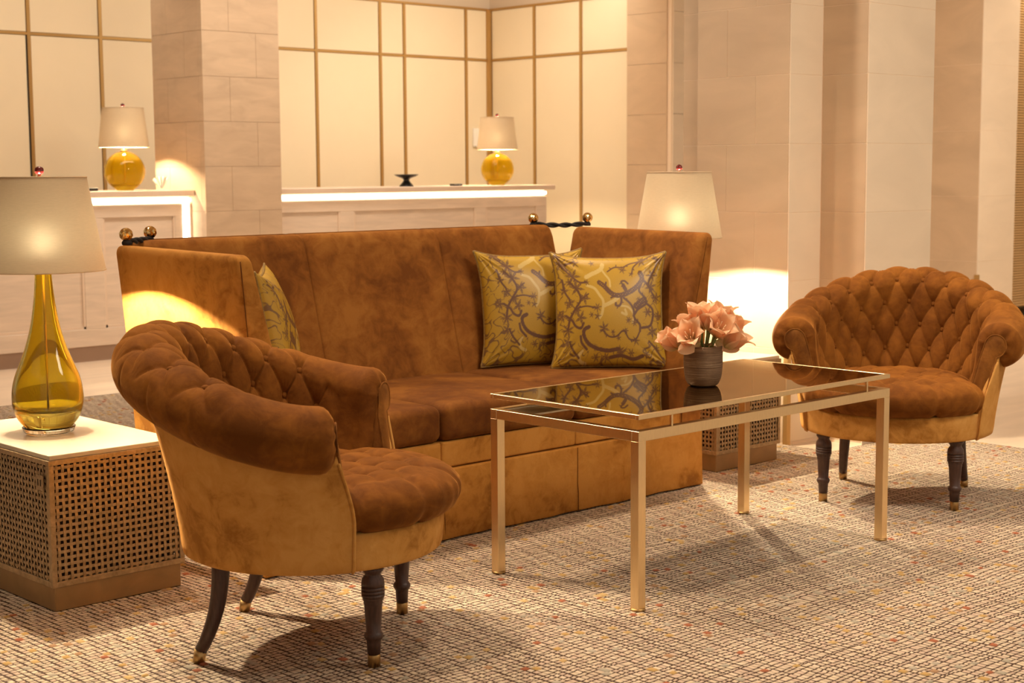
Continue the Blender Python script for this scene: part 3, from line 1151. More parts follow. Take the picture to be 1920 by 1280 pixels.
def rel(x, y, z):
    return (x - XM, y - 4.25, z - GZ)


finial_set(rel(4.53, 4.70, 1.020), rel(4.725, 4.575, 1.020), 0.006, sofa)
finial_set(rel(2.73, 4.70, 1.018), rel(2.555, 4.55, 1.020), 0.0, sofa)

# ================================================================== BROCADE CUSHIONS
STROKES = [  # (points in motif units, half width, colour index 0 dark / 1 pale)
    ([(1090, 515), (1108, 560), (1075, 605), (1020, 645), (960, 668), (905, 672), (860, 648), (820, 605), (785, 580)], 13, 0),
    ([(860, 648), (830, 620), (835, 580)], 5, 0), ([(905, 672), (870, 690)], 5, 0),
    ([(965, 600), (985, 640)], 10, 0), ([(965, 600), (950, 575), (975, 570), (1000, 590)], 5, 0),
    ([(945, 680), (948, 715), (932, 745), (905, 742), (905, 728)], 6, 0),
    ([(965, 690), (1010, 725), (1040, 770), (1045, 820), (1085, 860), (1085, 900)], 6, 0),
    ([(1100, 600), (1085, 640), (1120, 680), (1140, 725), (1075, 765), (1045, 800)], 6, 0),
    ([(1060, 745), (1125, 700)], 16, 0), ([(1140, 725), (1190, 770), (1170, 860), (1100, 880)], 6, 0),
    ([(555, 500), (540, 470), (580, 450), (620, 430)], 5, 0), ([(500, 420), (520, 480), (580, 540), (640, 580), (690, 575)], 5, 0),
    ([(560, 580), (620, 640), (640, 700), (600, 760), (560, 820), (545, 880)], 6, 0),
    ([(600, 760), (680, 745), (760, 760)], 4, 0), ([(640, 700), (700, 660)], 4, 0), ([(560, 700), (520, 640), (510, 570)], 5, 0),
    ([(660, 850), (640, 880), (600, 865), (575, 830), (530, 800)], 6, 0),
    ([(700, 875), (665, 890), (665, 930), (700, 975), (760, 1005), (840, 1020), (920, 1010)], 9, 0),
    ([(640, 930), (650, 970), (690, 1010)], 6, 0),
    ([(800, 895), (850, 935), (905, 935), (960, 900), (1000, 950), (1050, 950), (1085, 900)], 4, 0),
    ([(1090, 425), (1040, 470), (1030, 520)], 4, 0), ([(1180, 420), (1215, 450), (1180, 540), (1160, 600), (1200, 680)], 5, 0),
    ([(850, 500), (900, 470), (960, 470), (1010, 445), (1080, 430), (1150, 400)], 4, 0),
    ([(1120, 570), (1150, 600), (1180, 640)], 6, 0), ([(560, 960), (590, 1010), (640, 1060)], 5, 0),
    ([(1150, 960), (1190, 1000), (1230, 1060)], 5, 0), ([(860, 1060), (940, 1050), (1020, 1070), (1090, 1050)], 8, 0),
    ([(815, 450), (800, 485), (740, 515), (690, 540)], 11, 1), ([(805, 480), (830, 520), (860, 560), (865, 610)], 5, 1),
    ([(690, 600), (745, 620), (780, 665), (810, 715), (800, 790), (780, 820)], 7, 1),
    ([(815, 745), (850, 730), (885, 715), (920, 690)], 10, 1), ([(940, 745), (1000, 755), (1040, 800), (1030, 850)], 5, 1),
    ([(660, 1020), (640, 1045), (655, 1080), (690, 1095)], 7, 1), ([(950, 790), (985, 800), (975, 770)], 6, 1),
]
FLOWERS = [(590, 540, 42), (1180, 540, 34), (1090, 432, 30), (960, 488, 24), (615, 620, 42), (668, 690, 34), (560, 585, 24), (765, 755, 24), (765, 810, 20),
           (812, 885, 32), (1175, 615, 34), (1150, 780, 28), (560, 720, 30), (610, 765, 28), (1000, 835, 20), (1045, 850, 20), (975, 900, 18), (640, 815, 34),
           (545, 890, 36), (510, 470, 34), (620, 445, 24), (520, 640, 26), (1025, 522, 16), (1215, 690, 30), (1180, 900, 34), (1230, 800, 24), (1050, 960, 24),
           (545, 960, 26), (830, 1060, 24), (930, 1020, 26), (1010, 1035, 22), (1120, 1040, 26), (760, 1060, 22), (1220, 450, 26), (880, 910, 16), (920, 945, 16),
           (500, 800, 30), (720, 800, 16), (1080, 700, 16), (690, 580, 18), (740, 440, 16), (1140, 1100, 20), (1200, 1000, 20)]


def brocade(U, V, mirror=False, shift=(0, 0)):
    """U,V in 0..1 -> colours"""
    X = 465 + 800 * ((1 - U) if mirror else U) + shift[0]
    Y = 1105 - 715 * V + shift[1]
    dark = np.zeros_like(X)
    pale = np.zeros_like(X)
    rs = np.random.default_rng(3)
    for pts, w, ci in STROKES:
        pp = smooth_profile(pts, 5)
        d = np.full_like(X, 1e9)
        for (a, c) in zip(pp[:-1], pp[1:]):
            ax_, ay_ = a; bx_, by_ = c
            dx, dy = bx_ - ax_, by_ - ay_
            t = np.clip(((X - ax_) * dx + (Y - ay_) * dy) / (dx * dx + dy * dy + 1e-6), 0, 1)
            d = np.minimum(d, np.hypot(X - ax_ - t * dx, Y - ay_ - t * dy))
        # carved edge on the wide scrolls
        ww = w * 1.35 * (1 + (0.12 * np.sin(X * .22) * np.sin(Y * .25) if w > 8 else 0))
        m = np.clip((ww - d) / 3.0 + .5, 0, 1)
        if w > 10 and ci == 0:
            hole = (np.sin(X * .30) * np.sin(Y * .30) > .55) & (d < w * .55)
            m = m * np.where(hole, .25, 1)
        if ci == 0:
            dark = np.maximum(dark, m)
        else:
            pale = np.maximum(pale, m)
        if ci == 0 and w < 7:   # leaflets along the stems
            for (a, c) in zip(pp[::3], pp[1::3]):
                if rs.random() < .55:
                    an = rs.random() * 2 * PI
                    cx_, cy_ = a[0] + 11 * math.cos(an), a[1] + 11 * math.sin(an)
                    lx = (X - cx_) * math.cos(an) + (Y - cy_) * math.sin(an)
                    ly = -(X - cx_) * math.sin(an) + (Y - cy_) * math.cos(an)
                    dark = np.maximum(dark, np.clip((1 - (lx / 12) ** 2 - (ly / 4.5) ** 2) * 2, 0, 1))
    for (fx, fy, R) in FLOWERS:
        R = R * 1.3
        k = int(rs.integers(5, 8))
        an = np.arctan2(Y - fy, X - fx) + rs.random() * 6
        d = np.hypot(X - fx, Y - fy)
        edge = R * (0.62 + 0.38 * np.cos(k * an)) * (1 + .12 * np.cos(3 * k * an))
        m = np.clip((edge - d) / 3.0 + .5, 0, 1)
        vein = (np.abs(np.sin(an * k / 2)) < .12) & (d > R * .2)
        m = m * np.where(vein, .45, 1)
        dark = np.maximum(dark, m * .92)
    gold = np.array([0.47, 0.275, 0.026])
    br = np.array([0.12, 0.055, 0.028])
    pl = np.array([0.62, 0.46, 0.17])
    # lacy filigree that thickens towards the sides and the foot of the repeat
    wx, wy = X + 16 * np.sin(Y / 23.) + 7 * np.sin(Y / 9. + 1), Y + 16 * np.sin(X / 19. + 2) + 7 * np.sin(X / 11.)
    fil = np.abs(np.sin(wx / 17.) + np.sin(wy / 15.) + .6 * np.sin((wx + wy) / 12.))
    dens = np.clip((np.abs(X - 865) - 215) / 150, 0, 1) * .9 + np.clip((Y - 960) / 90, 0, 1) * .8 + np.clip((450 - Y) / 60, 0, 1) * .4
    patch = 0.5 + 0.5 * np.sin(X / 47. + 1.3) * np.sin(Y / 53.)
    dens = dens * (0.35 + patch)
    dark = np.maximum(dark, np.clip((0.34 * dens - fil) / .10 + .5, 0, 1) * (dens > .15) * .85)
    w1 = (0.5 + 0.5 * np.sin(X * .9) * np.sin(Y * .9)) * .10
    C = gold[None] * (1 - w1[..., None] * .6)
    C = C * (1 - pale[..., None] * .75) + pl * pale[..., None] * .75
    C = C * (1 - dark[..., None]) + br * (1 + w1[..., None] * 3) * dark[..., None]
    return C


def cushion(label, size, thick, mirror, shift, seed, n=230):
    """square scatter cushion standing in its local x-z plane, front towards -y, base at z=0"""
    g = np.linspace(-1, 1, n)
    U, V = np.meshgrid(g, g)
    rs = np.random.default_rng(seed)
    ph = rs.random(6) * 6
    X = U * (1 - 0.115 * (1 - np.abs(V) ** 3.2)) * size / 2
    Z = V * (1 - np.where(V > 0, 0.125, 0.03) * (1 - np.abs(U) ** 3.0)) * size / 2
    T = thick / 2 * ((1 - U ** 2) * (1 - V ** 2)).clip(0) ** 0.42
    r_ = np.maximum(np.abs(U), np.abs(V))
    # puckers running in from the corners and edges
    for cu, cv, p in ((-1, -1, 0), (1, -1, 1), (-1, 1, 2), (1, 1, 3)):
        ang = np.arctan2((V - cv), (U - cu))
        rad = np.hypot(U - cu, V - cv)
        T += 0.0045 * np.sin(ang * 17 + ph[p]) * np.exp(-(rad / .42) ** 2) * (1 - np.exp(-(rad / .12) ** 2)) * (1 - r_ ** 8)
    T += 0.004 * np.sin(3.1 * U + ph[4]) * np.sin(2.7 * V + ph[5]) * (1 - r_ ** 4)
    T = np.maximum(T, 0)
    colF = brocade((U + 1) / 2, (V + 1) / 2, mirror, shift)
    verts = [np.stack([X, -T, Z + size / 2], -1).reshape(-1, 3), np.stack([X, T, Z + size / 2], -1).reshape(-1, 3)]
    idx = np.arange(n * n).reshape(n, n)
    q = np.stack([idx[:-1, :-1], idx[:-1, 1:], idx[1:, 1:], idx[1:, :-1]], -1).reshape(-1, 4)
    F = np.concatenate([q, q[:, ::-1] + n * n])
    t = empty('scatter_cushion', (0, 0, 0), 0, label, 'cushion', 'gold brocade cushions on the sofa')
    me = mesh_data('cushion_cover', np.concatenate(verts), F, M_BROCADE)
    set_tone(me, np.concatenate([colF.reshape(-1, 3)] * 2))
    link(bpy.data.objects.new('cushion_cover', me), t)
    ring = []
    for k in range(n):
        ring.append((X[0, k], 0, Z[0, k] + size / 2))
    for k in range(1, n):
        ring.append((X[k, -1], 0, Z[k, -1] + size / 2))
    for k in range(n - 2, -1, -1):
        ring.append((X[-1, k], 0, Z[-1, k] + size / 2))
    for k in range(n - 2, 0, -1):
        ring.append((X[k, 0], 0, Z[k, 0] + size / 2))
    ring = ring[::4]
    v, f = tube(ring, 0.0042, 7, closed=True)
    mobj('piping', v, f, M_PIPING, t)
    return t


M_PIPING = simple('dark_gold_piping', (0.26, 0.15, 0.03), 0.45, 0, 0.3, 90)


def stand(t, x, y, z, heading, lean, tilt=0.0):
    """heading = direction the front faces (radians, in plan); lean = backwards"""
    t.rotation_mode = 'QUATERNION'
    q = Matrix.Rotation(heading + PI / 2, 4, 'Z') @ Matrix.Rotation(-lean, 4, 'X') @ Matrix.Rotation(tilt, 4, 'Y')
    t.matrix_world = Matrix.Translation((x, y, z)) @ q


c1 = cushion('gold brocade cushion in front of its pair at the right end of the sofa', 0.455, 0.15, False, (0, 0), 1)
stand(c1, 4.345, 4.085, 0.463, math.atan2(-0.745, -0.667), math.radians(15))
c2 = cushion('gold brocade cushion tucked behind its pair at the right end of the sofa', 0.455, 0.14, False, (-70, 70), 2)
stand(c2, 4.215, 4.360, 0.463, math.radians(-90 - 24), math.radians(11))
c3 = cushion('gold brocade cushion alone, half hidden behind the left arm of the sofa', 0.455, 0.15, True, (60, -40), 5)
stand(c3, 2.925, 4.200, 0.463, math.radians(-38), math.radians(10))

# ================================================================== COFFEE TABLE
TX, TY, TL, TW = 3.1419, 2.8471, 1.218, 0.6019
ct = empty('coffee_table', (TX, TY, GZ), 0, 'rectangular brass coffee table with a smoked bronze glass top', 'table')


def tb(name, x0, x1, y0, y1, z0, z1, m, b=0.0008, par=ct):
    return box(name, x0, x1, y0, y1, z0 - GZ, z1 - GZ, m, par, b)


RW = 0.026
Z0, Z1 = 0.4753, 0.5039
tb('front_rail', 0, TL, 0, RW, Z0, Z1, M_BRASS)
tb('back_rail', 0, TL, TW - RW, TW, Z0, Z1, M_BRASS)
tb('end_rail', 0, RW, RW, TW - RW, Z0, Z1, M_BRASS)
tb('end_rail', TL - RW, TL, RW, TW - RW, Z0, Z1, M_BRASS)
LG = 0.030
for (x, y) in ((0, 0), (TL - LG, 0), (0, TW - LG), (TL - LG, TW - LG)):
    lg = tb('leg', x, x + LG, y, y + LG, GZ + 0.006, Z0, M_BRASS)
    v, f = lathe([(0.021, 0.0), (0.021, 0.005), (0.016, 0.0065)], 20, x + LG / 2, y + LG / 2)
    mobj('foot', v, f, M_BRASS_D, lg)
zt0, zt1 = 0.5365, 0.550
FW = 0.012
tb('top_frame_front', 0, TL, 0, FW, zt0, zt1, M_BRASS)
tb('top_frame_back', 0, TL, TW - FW, TW, zt0, zt1, M_BRASS)
tb('top_frame_end', 0, FW, FW, TW - FW, zt0, zt1, M_BRASS)
tb('top_frame_end', TL - FW, TL, FW, TW - FW, zt0, zt1, M_BRASS)
tb('glass_top', FW, TL - FW, FW, TW - FW, zt0 + 0.003, zt1 - 0.0005, M_GLASS, 0)
for (x, y) in ((0.145, 0.008), (TL - 0.12, 0.008), (0.145, TW - 0.014), (TL - 0.12, TW - 0.014), (TL / 2, 0.008)):
    if x == TL / 2:
        continue
    tb('spacer', x, x + 0.007, y, y + 0.007, Z1, zt0, M_BRASS, 0)
tb('cream_panel', RW + 0.002, 0.42, TW - RW - 0.125, TW - RW - 0.002, Z0 + 0.02, Z1 - 0.003, M_CREAM, 0.0005)['label'] = 'cream panel set in the lower frame'  # plain cream slab inside the lower frame

# ================================================================== TUFTED CHAIRS
T_END = math.radians(104)
CX = 0.03


def sstep(a, b, x):
    t = np.clip((x - a) / (b - a), 0, 1)
    return t * t * (3 - 2 * t)


def tuft(a, b, A):
    da, db = a - np.round(a), b - np.round(b)
    d2 = da ** 2 + db ** 2
    s = np.abs(np.sin(PI * a)) * np.abs(np.sin(PI * b))
    cr = np.maximum(np.exp(-np.abs(np.sin(PI * a)) / 0.10), np.exp(-np.abs(np.sin(PI * b)) / 0.10))
    return A * (1 - 0.58 * np.exp(-np.sqrt(d2) / 0.15) - 0.16 * cr - 0.26 * (1 - s ** 0.7))


def chair_params(th):
    k = 0.5 + 0.5 * np.cos(th * PI / T_END)
    k = k ** 0.85
    H = 0.655 + 0.162 * k          # top of the roll
    rho = 0.068 + 0.008 * k
    rc = 0.378 + 0.037 * k         # centre of the roll
    return H, rho, rc


def chair_profile(th, s):
    """th array, s array (0 = top of roll, negative = down the inside, positive = outwards/under).  returns r,z,nr,nz"""
    H, rho, rc = chair_params(th)
    zc = H - rho
    # roll: angle from straight up, outward positive
    ang = s / rho
    a_in = math.radians(-72)
    inside = ang < a_in
    ra = rc + rho * np.sin(ang)
    za = zc + rho * np.cos(ang)
    # straight inner face from the tangent point to the seat
    ri0 = rc + rho * math.sin(a_in)
    zi0 = zc + rho * math.cos(a_in)
    rb, zb_ = 0.262, 0.36
    Ltot = np.hypot(ri0 - rb, zi0 - zb_)
    t = (a_in - ang) * rho / Ltot
    t = np.clip(t, 0, 1)
    rl = ri0 + (rb - ri0) * t - 0.018 * np.sin(PI * t) * 0
    zl = zi0 + (zb_ - zi0) * t
    # blend a slight belly
    rl = rl + 0.012 * np.sin(PI * t)
    r = np.where(inside, rl, ra)
    z = np.where(inside, zl, za)
    nl = np.stack([-(zi0 - zb_) / Ltot, (ri0 - rb) / Ltot])
    nr = np.where(inside, nl[0], np.sin(ang))
    nz = np.where(inside, nl[1], np.cos(ang))
    return r, z, nr, nz


ROW = 0.088       # distance between button rows along the profile
COLA = math.radians(16.0)


def chair_disp(th, s):
    U = th / COLA
    Vv = (s - 0.018) / (2 * ROW)
    a, b = U + Vv, U - Vv
    A = 0.030
    d = tuft(a, b, A)
    # below the last row over the roll the creases run straight under
    ch = A * (1.0 - 0.16 * np.exp(-np.abs(np.sin(PI * U)) / 0.08))
    w = sstep(0.055, 0.10, s)
    d = d * (1 - w) + ch * 0.9 * w
    # calmer towards the arm fronts
    off_ = np.where(s > -0.07, math.radians(16), 0)
    off_ = math.radians(15) * sstep(-0.12, -0.03, s)
    e = sstep(T_END - math.radians(18) - off_, T_END - math.radians(10) - off_, np.abs(th))
    d = d * (1 - e) + A * 0.85 * e
    # fine gathers that radiate from the buttons
    da, db = a - np.round(a), b - np.round(b)
    rad = np.hypot(da, db)
    g = np.sin(np.arctan2(db, da) * 13 + 3 * np.sin(np.round(a) * 1.7 + np.round(b) * 2.3)) * np.exp(-((rad - .22) / .12) ** 2)
    d = d + 0.0013 * g * (1 - w) * (1 - e)
    return d


def make_chair(label, x, y, heading):
    t = empty('tub_armchair', (x, y, GZ), heading, label, 'armchair', 'button-tufted velvet tub armchairs')
    # ---------- tufted pad: inside of the tub and the roll
    nt_, ns = 420, 130
    th1 = np.linspace(-T_END, T_END, nt_)
    s1 = np.concatenate([np.linspace(-0.47, -0.10, 70), np.linspace(-0.10, 0.195, 61)[1:]])
    ns = len(s1)
    TH, S = np.meshgrid(th1, s1, indexing='ij')
    H, rho, rc = chair_params(TH)
    r, z, nr, nz = chair_profile(TH, S)
    D = chair_disp(TH, S)
    r2_, z2_ = r + nr * (D - 0.012), z + nz * (D - 0.012)
    V = np.stack([CX - r2_ * np.cos(TH), r2_ * np.sin(TH), z2_ - GZ], -1)
    # round the pad off at the arm fronts
    Hc, rhc, rcc = chair_params(th1)
    rings = [V[i] for i in range(nt_)]

    def end_rings(i, sgn):
        base = rings[i]
        cen = base[ns // 3:].mean(0)
        # tangent (forward) direction
        th = th1[i]
        fdir = np.array([math.sin(th), math.cos(th), 0]) * sgn
        out = []
        # centreline of the pad cross-section: inset the ring towards its own core curve
        Hh, rh, rcx = chair_params(np.array([th]))
        core = []
        for k in range(ns):
            s_ = s1[k]
            a = s_ / rh[0]
            if a > math.radians(-72):
                cr, cz = rcx[0], Hh[0] - rh[0]
            else:
                rr, zz, n1, n2 = chair_profile(np.array([th]), np.array([s_]))
                cr, cz = rr[0] - n1[0] * 0.05, zz[0] - n2[0] * 0.05
            core.append((CX - cr * math.cos(th), cr * math.sin(th), cz - GZ))
        core = np.array(core)
        for (fw_, ins) in ((0.012, 0.04), (0.024, 0.16), (0.032, 0.34), (0.036, 0.55), (0.034, 0.72)):
            q = base + (core - base) * ins + fdir * fw_
            # gathered pleats
            pl = 0.0022 * np.sin(np.arange(ns) * 0.55) * min(1, ins * 2.2)
            q = q + fdir * pl[:, None]
            out.append(q)
        return out
    a0 = end_rings(0, -1)
    a1 = end_rings(nt_ - 1, 1)
    allr = a0[::-1] + rings + a1
    R = np.array(allr)
    nR = len(R)
    idx = np.arange(nR * ns).reshape(nR, ns)
    F = np.stack([idx[:-1, :-1], idx[:-1, 1:], idx[1:, 1:], idx[1:, :-1]], -1).reshape(-1, 4)
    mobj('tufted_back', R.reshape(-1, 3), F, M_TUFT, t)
    # ---------- arm front panels closing the pad
    for sgn, ring in ((-1, a0[-1]), (1, a1[-1])):
        pass
    for sgn in (-1, 1):
        i = 0 if sgn < 0 else nt_ - 1
        th = th1[i]
        fdir = np.array([math.sin(th), math.cos(th), 0]) * sgn
        Hh, rh, rcx = [float(q[0]) for q in chair_params(np.array([th]))]
        zc = Hh - rh
        # outline in (r,z): scroll head, narrowing body down to the seat rail
        pts = []
        for a in np.linspace(-75, 170, 16):
            pts.append((rcx + 0.041 * math.sin(math.radians(a)), zc + 0.041 * math.cos(math.radians(a))))
        pts += [(rcx + 0.006, zc - 0.056), (0.378, 0.52), (0.363, 0.44), (0.345, 0.385), (0.334, 0.350)]
        pts += [(0.298, 0.350), (0.292, 0.385), (0.305, 0.45), (0.322, 0.54)]
        pts = [(a, b_ - GZ) for a, b_ in pts]
        c2_ = np.mean(np.array(pts), 0)
        vs, fs = [], []
        m = len(pts)
        for (fw_, ins) in ((0.0, 0.0), (0.030, 0.0), (0.038, 0.06), (0.040, 0.14)):
            for (a, b_) in pts:
                # inset in r only, about the local middle of the strip
                mid = np.interp(b_, [0.25, 0.36, 0.45, 0.54, 0.62], [0.322, 0.322, 0.335, 0.352, rcx])
                rr = a + (mid - a) * ins
                zz = b_ + (c2_[1] - b_) * ins * 0.12
                fw2 = fw_ + 0.040 * float(sstep(0.60, 0.36, zz))
                vs.append((CX - rr * math.cos(th) + fdir[0] * fw2, rr * math.sin(th) + fdir[1] * fw2, zz))
        for k in range(3):
            for j in range(m):
                j2 = (j + 1) % m
                q = (k * m + j, k * m + j2, (k + 1) * m + j2, (k + 1) * m + j)
                fs.append(q)
        fs.append(tuple(3 * m + j for j in range(m)))
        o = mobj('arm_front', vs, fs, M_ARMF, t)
        fix_normals(o.data)
        edge = [vs[2 * m + j] for j in range(m)]
        v, f = tube([Vector(e) + Vector(fdir) * 0.001 for e in edge], 0.0024, 6, closed=True)
        mobj('piping', v, f, M_ARMF, t)
    # ---------- outer shell
    nz_ = 26
    th2 = np.linspace(-T_END - 0.085, T_END + 0.085, 130)
    H2, rh2, rc2 = chair_params(np.clip(th2, -T_END, T_END))
    ztop = H2 - rh2 * 1.45
    rtop = rc2 + rh2 * 0.28
    Vs = []
    for i in range(len(th2)):
        rb_ = 0.340 + 0.010 * abs(math.sin(th2[i]))
        for k in range(nz_):
            q = k / (nz_ - 1)
            if k == 0:
                rr, zz = rb_ - 0.030, 0.2505
            elif k == 1:
                rr, zz = rb_ - 0.012, 0.2510
            elif k == 2:
                rr, zz = rb_ - 0.003, 0.256
            else:
                q = (k - 2) / (nz_ - 3)
                zz = 0.262 + (ztop[i] - 0.262) * q
                rr = rb_ + (rtop[i] - rb_) * (q ** 1.35)
            te = th2[i] * (1 + 0.075 * float(sstep(0.60, 0.36, zz)))
            Vs.append((CX - rr * math.cos(te), rr * math.sin(te), zz - GZ))
    idx = np.arange(len(th2) * nz_).reshape(len(th2), nz_)
    F = np.stack([idx[:-1, :-1], idx[1:, :-1], idx[1:, 1:], idx[:-1, 1:]], -1).reshape(-1, 4)
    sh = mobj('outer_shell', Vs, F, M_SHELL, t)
    so = sh.modifiers.new('thick', 'SOLIDIFY')
    so.thickness = 0.022
    so.offset = 1
    # piping along the front edges of the shell
    for i in (0, len(th2) - 1):
        pth = [Vs[i * nz_ + k] for k in range(1, nz_ - 2)]
        v, f = tube([Vector(p) for p in pth], 0.0042, 6)
        mobj('piping', v, f, M_SHELL, t)
    # ---------- seat base drum
    pr = smooth_profile([(0.300, 0.2502), (0.322, 0.2505), (0.332, 0.258), (0.336, 0.30), (0.338, 0.345)], 4)
    v, f = lathe([(0.0001, 0.2502)] + pr + [(0.0001, 0.347)], 72)
    v = [(CX + a, b_ * 1.02, c - GZ) for a, b_, c in v]
    mobj('seat_base', v, f, M_SHELL, t)
    # ---------- tufted seat cushion
    nr_, na = 90, 200
    prof = smooth_profile([(0.0, 0.446), (0.18, 0.452), (0.27, 0.451), (0.325, 0.440), (0.355, 0.418), (0.362, 0.395), (0.352, 0.368), (0.330, 0.350)], 20)
    prof = np.array(prof)
    seg = np.concatenate([[0], np.cumsum(np.hypot(*np.diff(prof, axis=0).T))])
    ss = np.linspace(0, seg[-1], nr_)
    pr_r, pr_z = np.interp(ss, seg, prof[:, 0]), np.interp(ss, seg, prof[:, 1])
    tr, tz = np.gradient(pr_r), np.gradient(pr_z)
    ln = np.hypot(tr, tz)
    n_r, n_z = -tz / ln, tr / ln
    n_z = np.abs(n_z) * np.where(pr_z < .39, -1, 1) * 1.0
    phi = np.linspace(0, 2 * PI, na, endpoint=False)
    PH, RR = np.meshgrid(phi, pr_r, indexing='ij')
    _, ZZ = np.meshgrid(phi, pr_z, indexing='ij')
    front = 0.5 + 0.5 * np.cos(PH)
    k_ = sstep(math.radians(80), math.radians(60), np.abs((PH + PI) % (2 * PI) - PI))
    scale = 0.74 + 0.26 * k_
    scale = scale * (1 + 0.035 * sstep(60 * PI / 180, 0, np.abs((PH + PI) % (2 * PI) - PI)))
    X = RR * scale * np.cos(PH)
    Y = RR * scale * np.sin(PH)
    sp = 0.125
    a, b_ = (X - .02) / sp + Y / sp, (X - .02) / sp - Y / sp
    d = tuft(a, b_, 0.034) - 0.018
    rim = sstep(0.25, 0.31, RR)
    U_ = PH / (2 * PI / 12)
    edge = 0.010 - 0.010 * np.exp(-((U_ - np.round(U_)) / .06) ** 2) * (1 - sstep(.352, .365, RR) * .3)
    d = d * (1 - rim) + edge * rim
    d = d + 0.0012 * np.sin(PH * 46) * sstep(.30, .36, RR) * (ZZ < .43)
    NR = np.tile(n_r, (na, 1)); NZ = np.tile(n_z, (na, 1))
    X = X + NR * d * np.cos(PH)
    Y = Y + NR * d * np.sin(PH)
    Z = ZZ + NZ * d + 0.012 * (X + .3)*0.3
    V = np.stack([CX + X, Y, Z - GZ], -1).reshape(-1, 3)
    idx = np.arange(na * nr_).reshape(na, nr_)
    nxt = np.roll(idx, -1, axis=0)
    F = np.stack([idx[:, :-1], idx[:, 1:], nxt[:, 1:], nxt[:, :-1]], -1).reshape(-1, 4)
    mobj('seat_cushion', V, F, M_TUFT, t)
    # ---------- buttons
    bp, bf = lathe(smooth_profile([(0.0001, 0.0065), (0.006, 0.0056), (0.0098, 0.002), (0.0105, -0.002)], 3)[::-1], 16)
    bme = mesh_data('button', bp, bf, M_TUFT)
    for ia in range(-14, 15):
        for ib in range(-14, 15):
            U = (ia + ib) / 2
            Vv = (ia - ib) / 2
            th, s_ = U * COLA, Vv * 2 * ROW + 0.018
            if abs(th) > T_END - math.radians(15 if s_ < -0.08 else 29) or s_ < -0.36 or s_ > 0.085:
                continue
            rr, zz, n1, n2 = [float(q[0]) for q in chair_profile(np.array([th]), np.array([s_]))]
            n3 = Vector((-n1 * math.cos(th), n1 * math.sin(th), n2))
            p = Vector((CX - rr * math.cos(th), rr * math.sin(th), zz - GZ)) + n3 * (-0.012 + 0.0085)
            o = link(bpy.data.objects.new('button', bme), t)
            o.matrix_local = Matrix.Translation(p) @ n3.to_track_quat('Z', 'Y').to_matrix().to_4x4()
    for ia in range(-4, 5):
        for ib in range(-4, 5):
            bx_, by_ = (ia + ib) / 2 * sp + .02, (ia - ib) / 2 * sp
            rr = math.hypot(bx_, by_)
            if rr > 0.25 or bx_ < -0.13:
                continue
            o = link(bpy.data.objects.new('button', bme), t)
            o.location = (CX + bx_, by_, 0.449 - 0.018 + 0.011 + 0.0036 * (bx_ + .3) - GZ)
    # ---------- legs
    prof = [(0.027, 0.250), (0.027, 0.243), (0.021, 0.236), (0.020, 0.231), (0.0275, 0.220), (0.0285, 0.212)]
    z = 0.210
    for k in range(4):
        prof += [(0.0288, z), (0.0290, z - 0.007), (0.0262, z - 0.0078), (0.0262, z - 0.009)]
        z -= 0.009
    prof += [(0.0265, 0.170), (0.0235, 0.165), (0.0245, 0.160), (0.0228, 0.156), (0.0205, 0.120), (0.0180, 0.088), (0.0215, 0.085), (0.0245, 0.078),
             (0.0225, 0.071), (0.0185, 0.066), (0.0178, 0.060), (0.0162, 0.031)]
    v, f = lathe([(a, b_ - GZ) for a, b_ in prof][::-1], 28)
    lme = mesh_data('leg', v, f, M_WOOD)
    vf_, ff_ = lathe([(0.0158, 0.0), (0.0158, 0.0295), (0.0150, 0.031)], 28)
    fme = mesh_data('ferrule', vf_, ff_, M_BRASS_D)
    for sy in (-1, 1):
        lg = link(bpy.data.objects.new('leg', lme), t)
        lg.location = (0.221, sy * 0.234, 0)
        fe = link(bpy.data.objects.new('ferrule', fme), lg)
        fe['label'] = 'brass ferrule'
        # sabre back leg
        pth, rad = [], []
        for k in range(12):
            q = k / 11
            zz = 0.030 + q * 0.222
            pth.append((-0.218 + 0.052 * q ** .8 + 0.012 * math.sin(PI * q), sy * (0.230 - 0.02 * q), zz))
            rad.append(0.0160 + 0.0075 * q)
        v, f = tube(pth, rad, 16)
        lg = mobj('leg', v, f, M_WOOD, t)
        fv, ffc = tube([(-0.224, sy * 0.2305, 0.0), (-0.218, sy * 0.230, 0.031)], [0.0148, 0.0162], 20)
        fe = mobj('ferrule', fv, ffc, M_BRASS_D, lg)
        fe['label'] = 'brass ferrule'
    return t


ch1 = make_chair('nearest tufted rust velvet tub armchair, seen from its side, beside the side table', 2.346, 3.305, math.radians(-47.7))
# second chair shares every mesh
ch2 = copy_tree(ch1)
ch2.location = (5.012, 3.24, GZ)
ch2.rotation_euler = (0, 0, math.radians(206))
ch2['label'] = 'tufted rust velvet tub armchair facing the camera at the right of the coffee table'

# ================================================================== VASE AND AMARYLLIS
VX, VY, VZ = 3.728, 3.11, 0.5497
v, f = lathe([(0.0001, 0.0)] + smooth_profile([(0.036, 0.0), (0.047, 0.006), (0.056, 0.026), (0.060, 0.060), (0.0605, 0.100), (0.0600, 0.125)], 5)
             + [(0.0575, 0.1255), (0.0565, 0.11), (0.0555, 0.06), (0.046, 0.012), (0.0001, 0.008)], 56)
vase = mobj('vase', v, f, M_VASE)
vase.location = (VX, VY, VZ)
tag(vase, 'squat bronze-grey ribbed vase holding the flowers on the coffee table', 'vase')


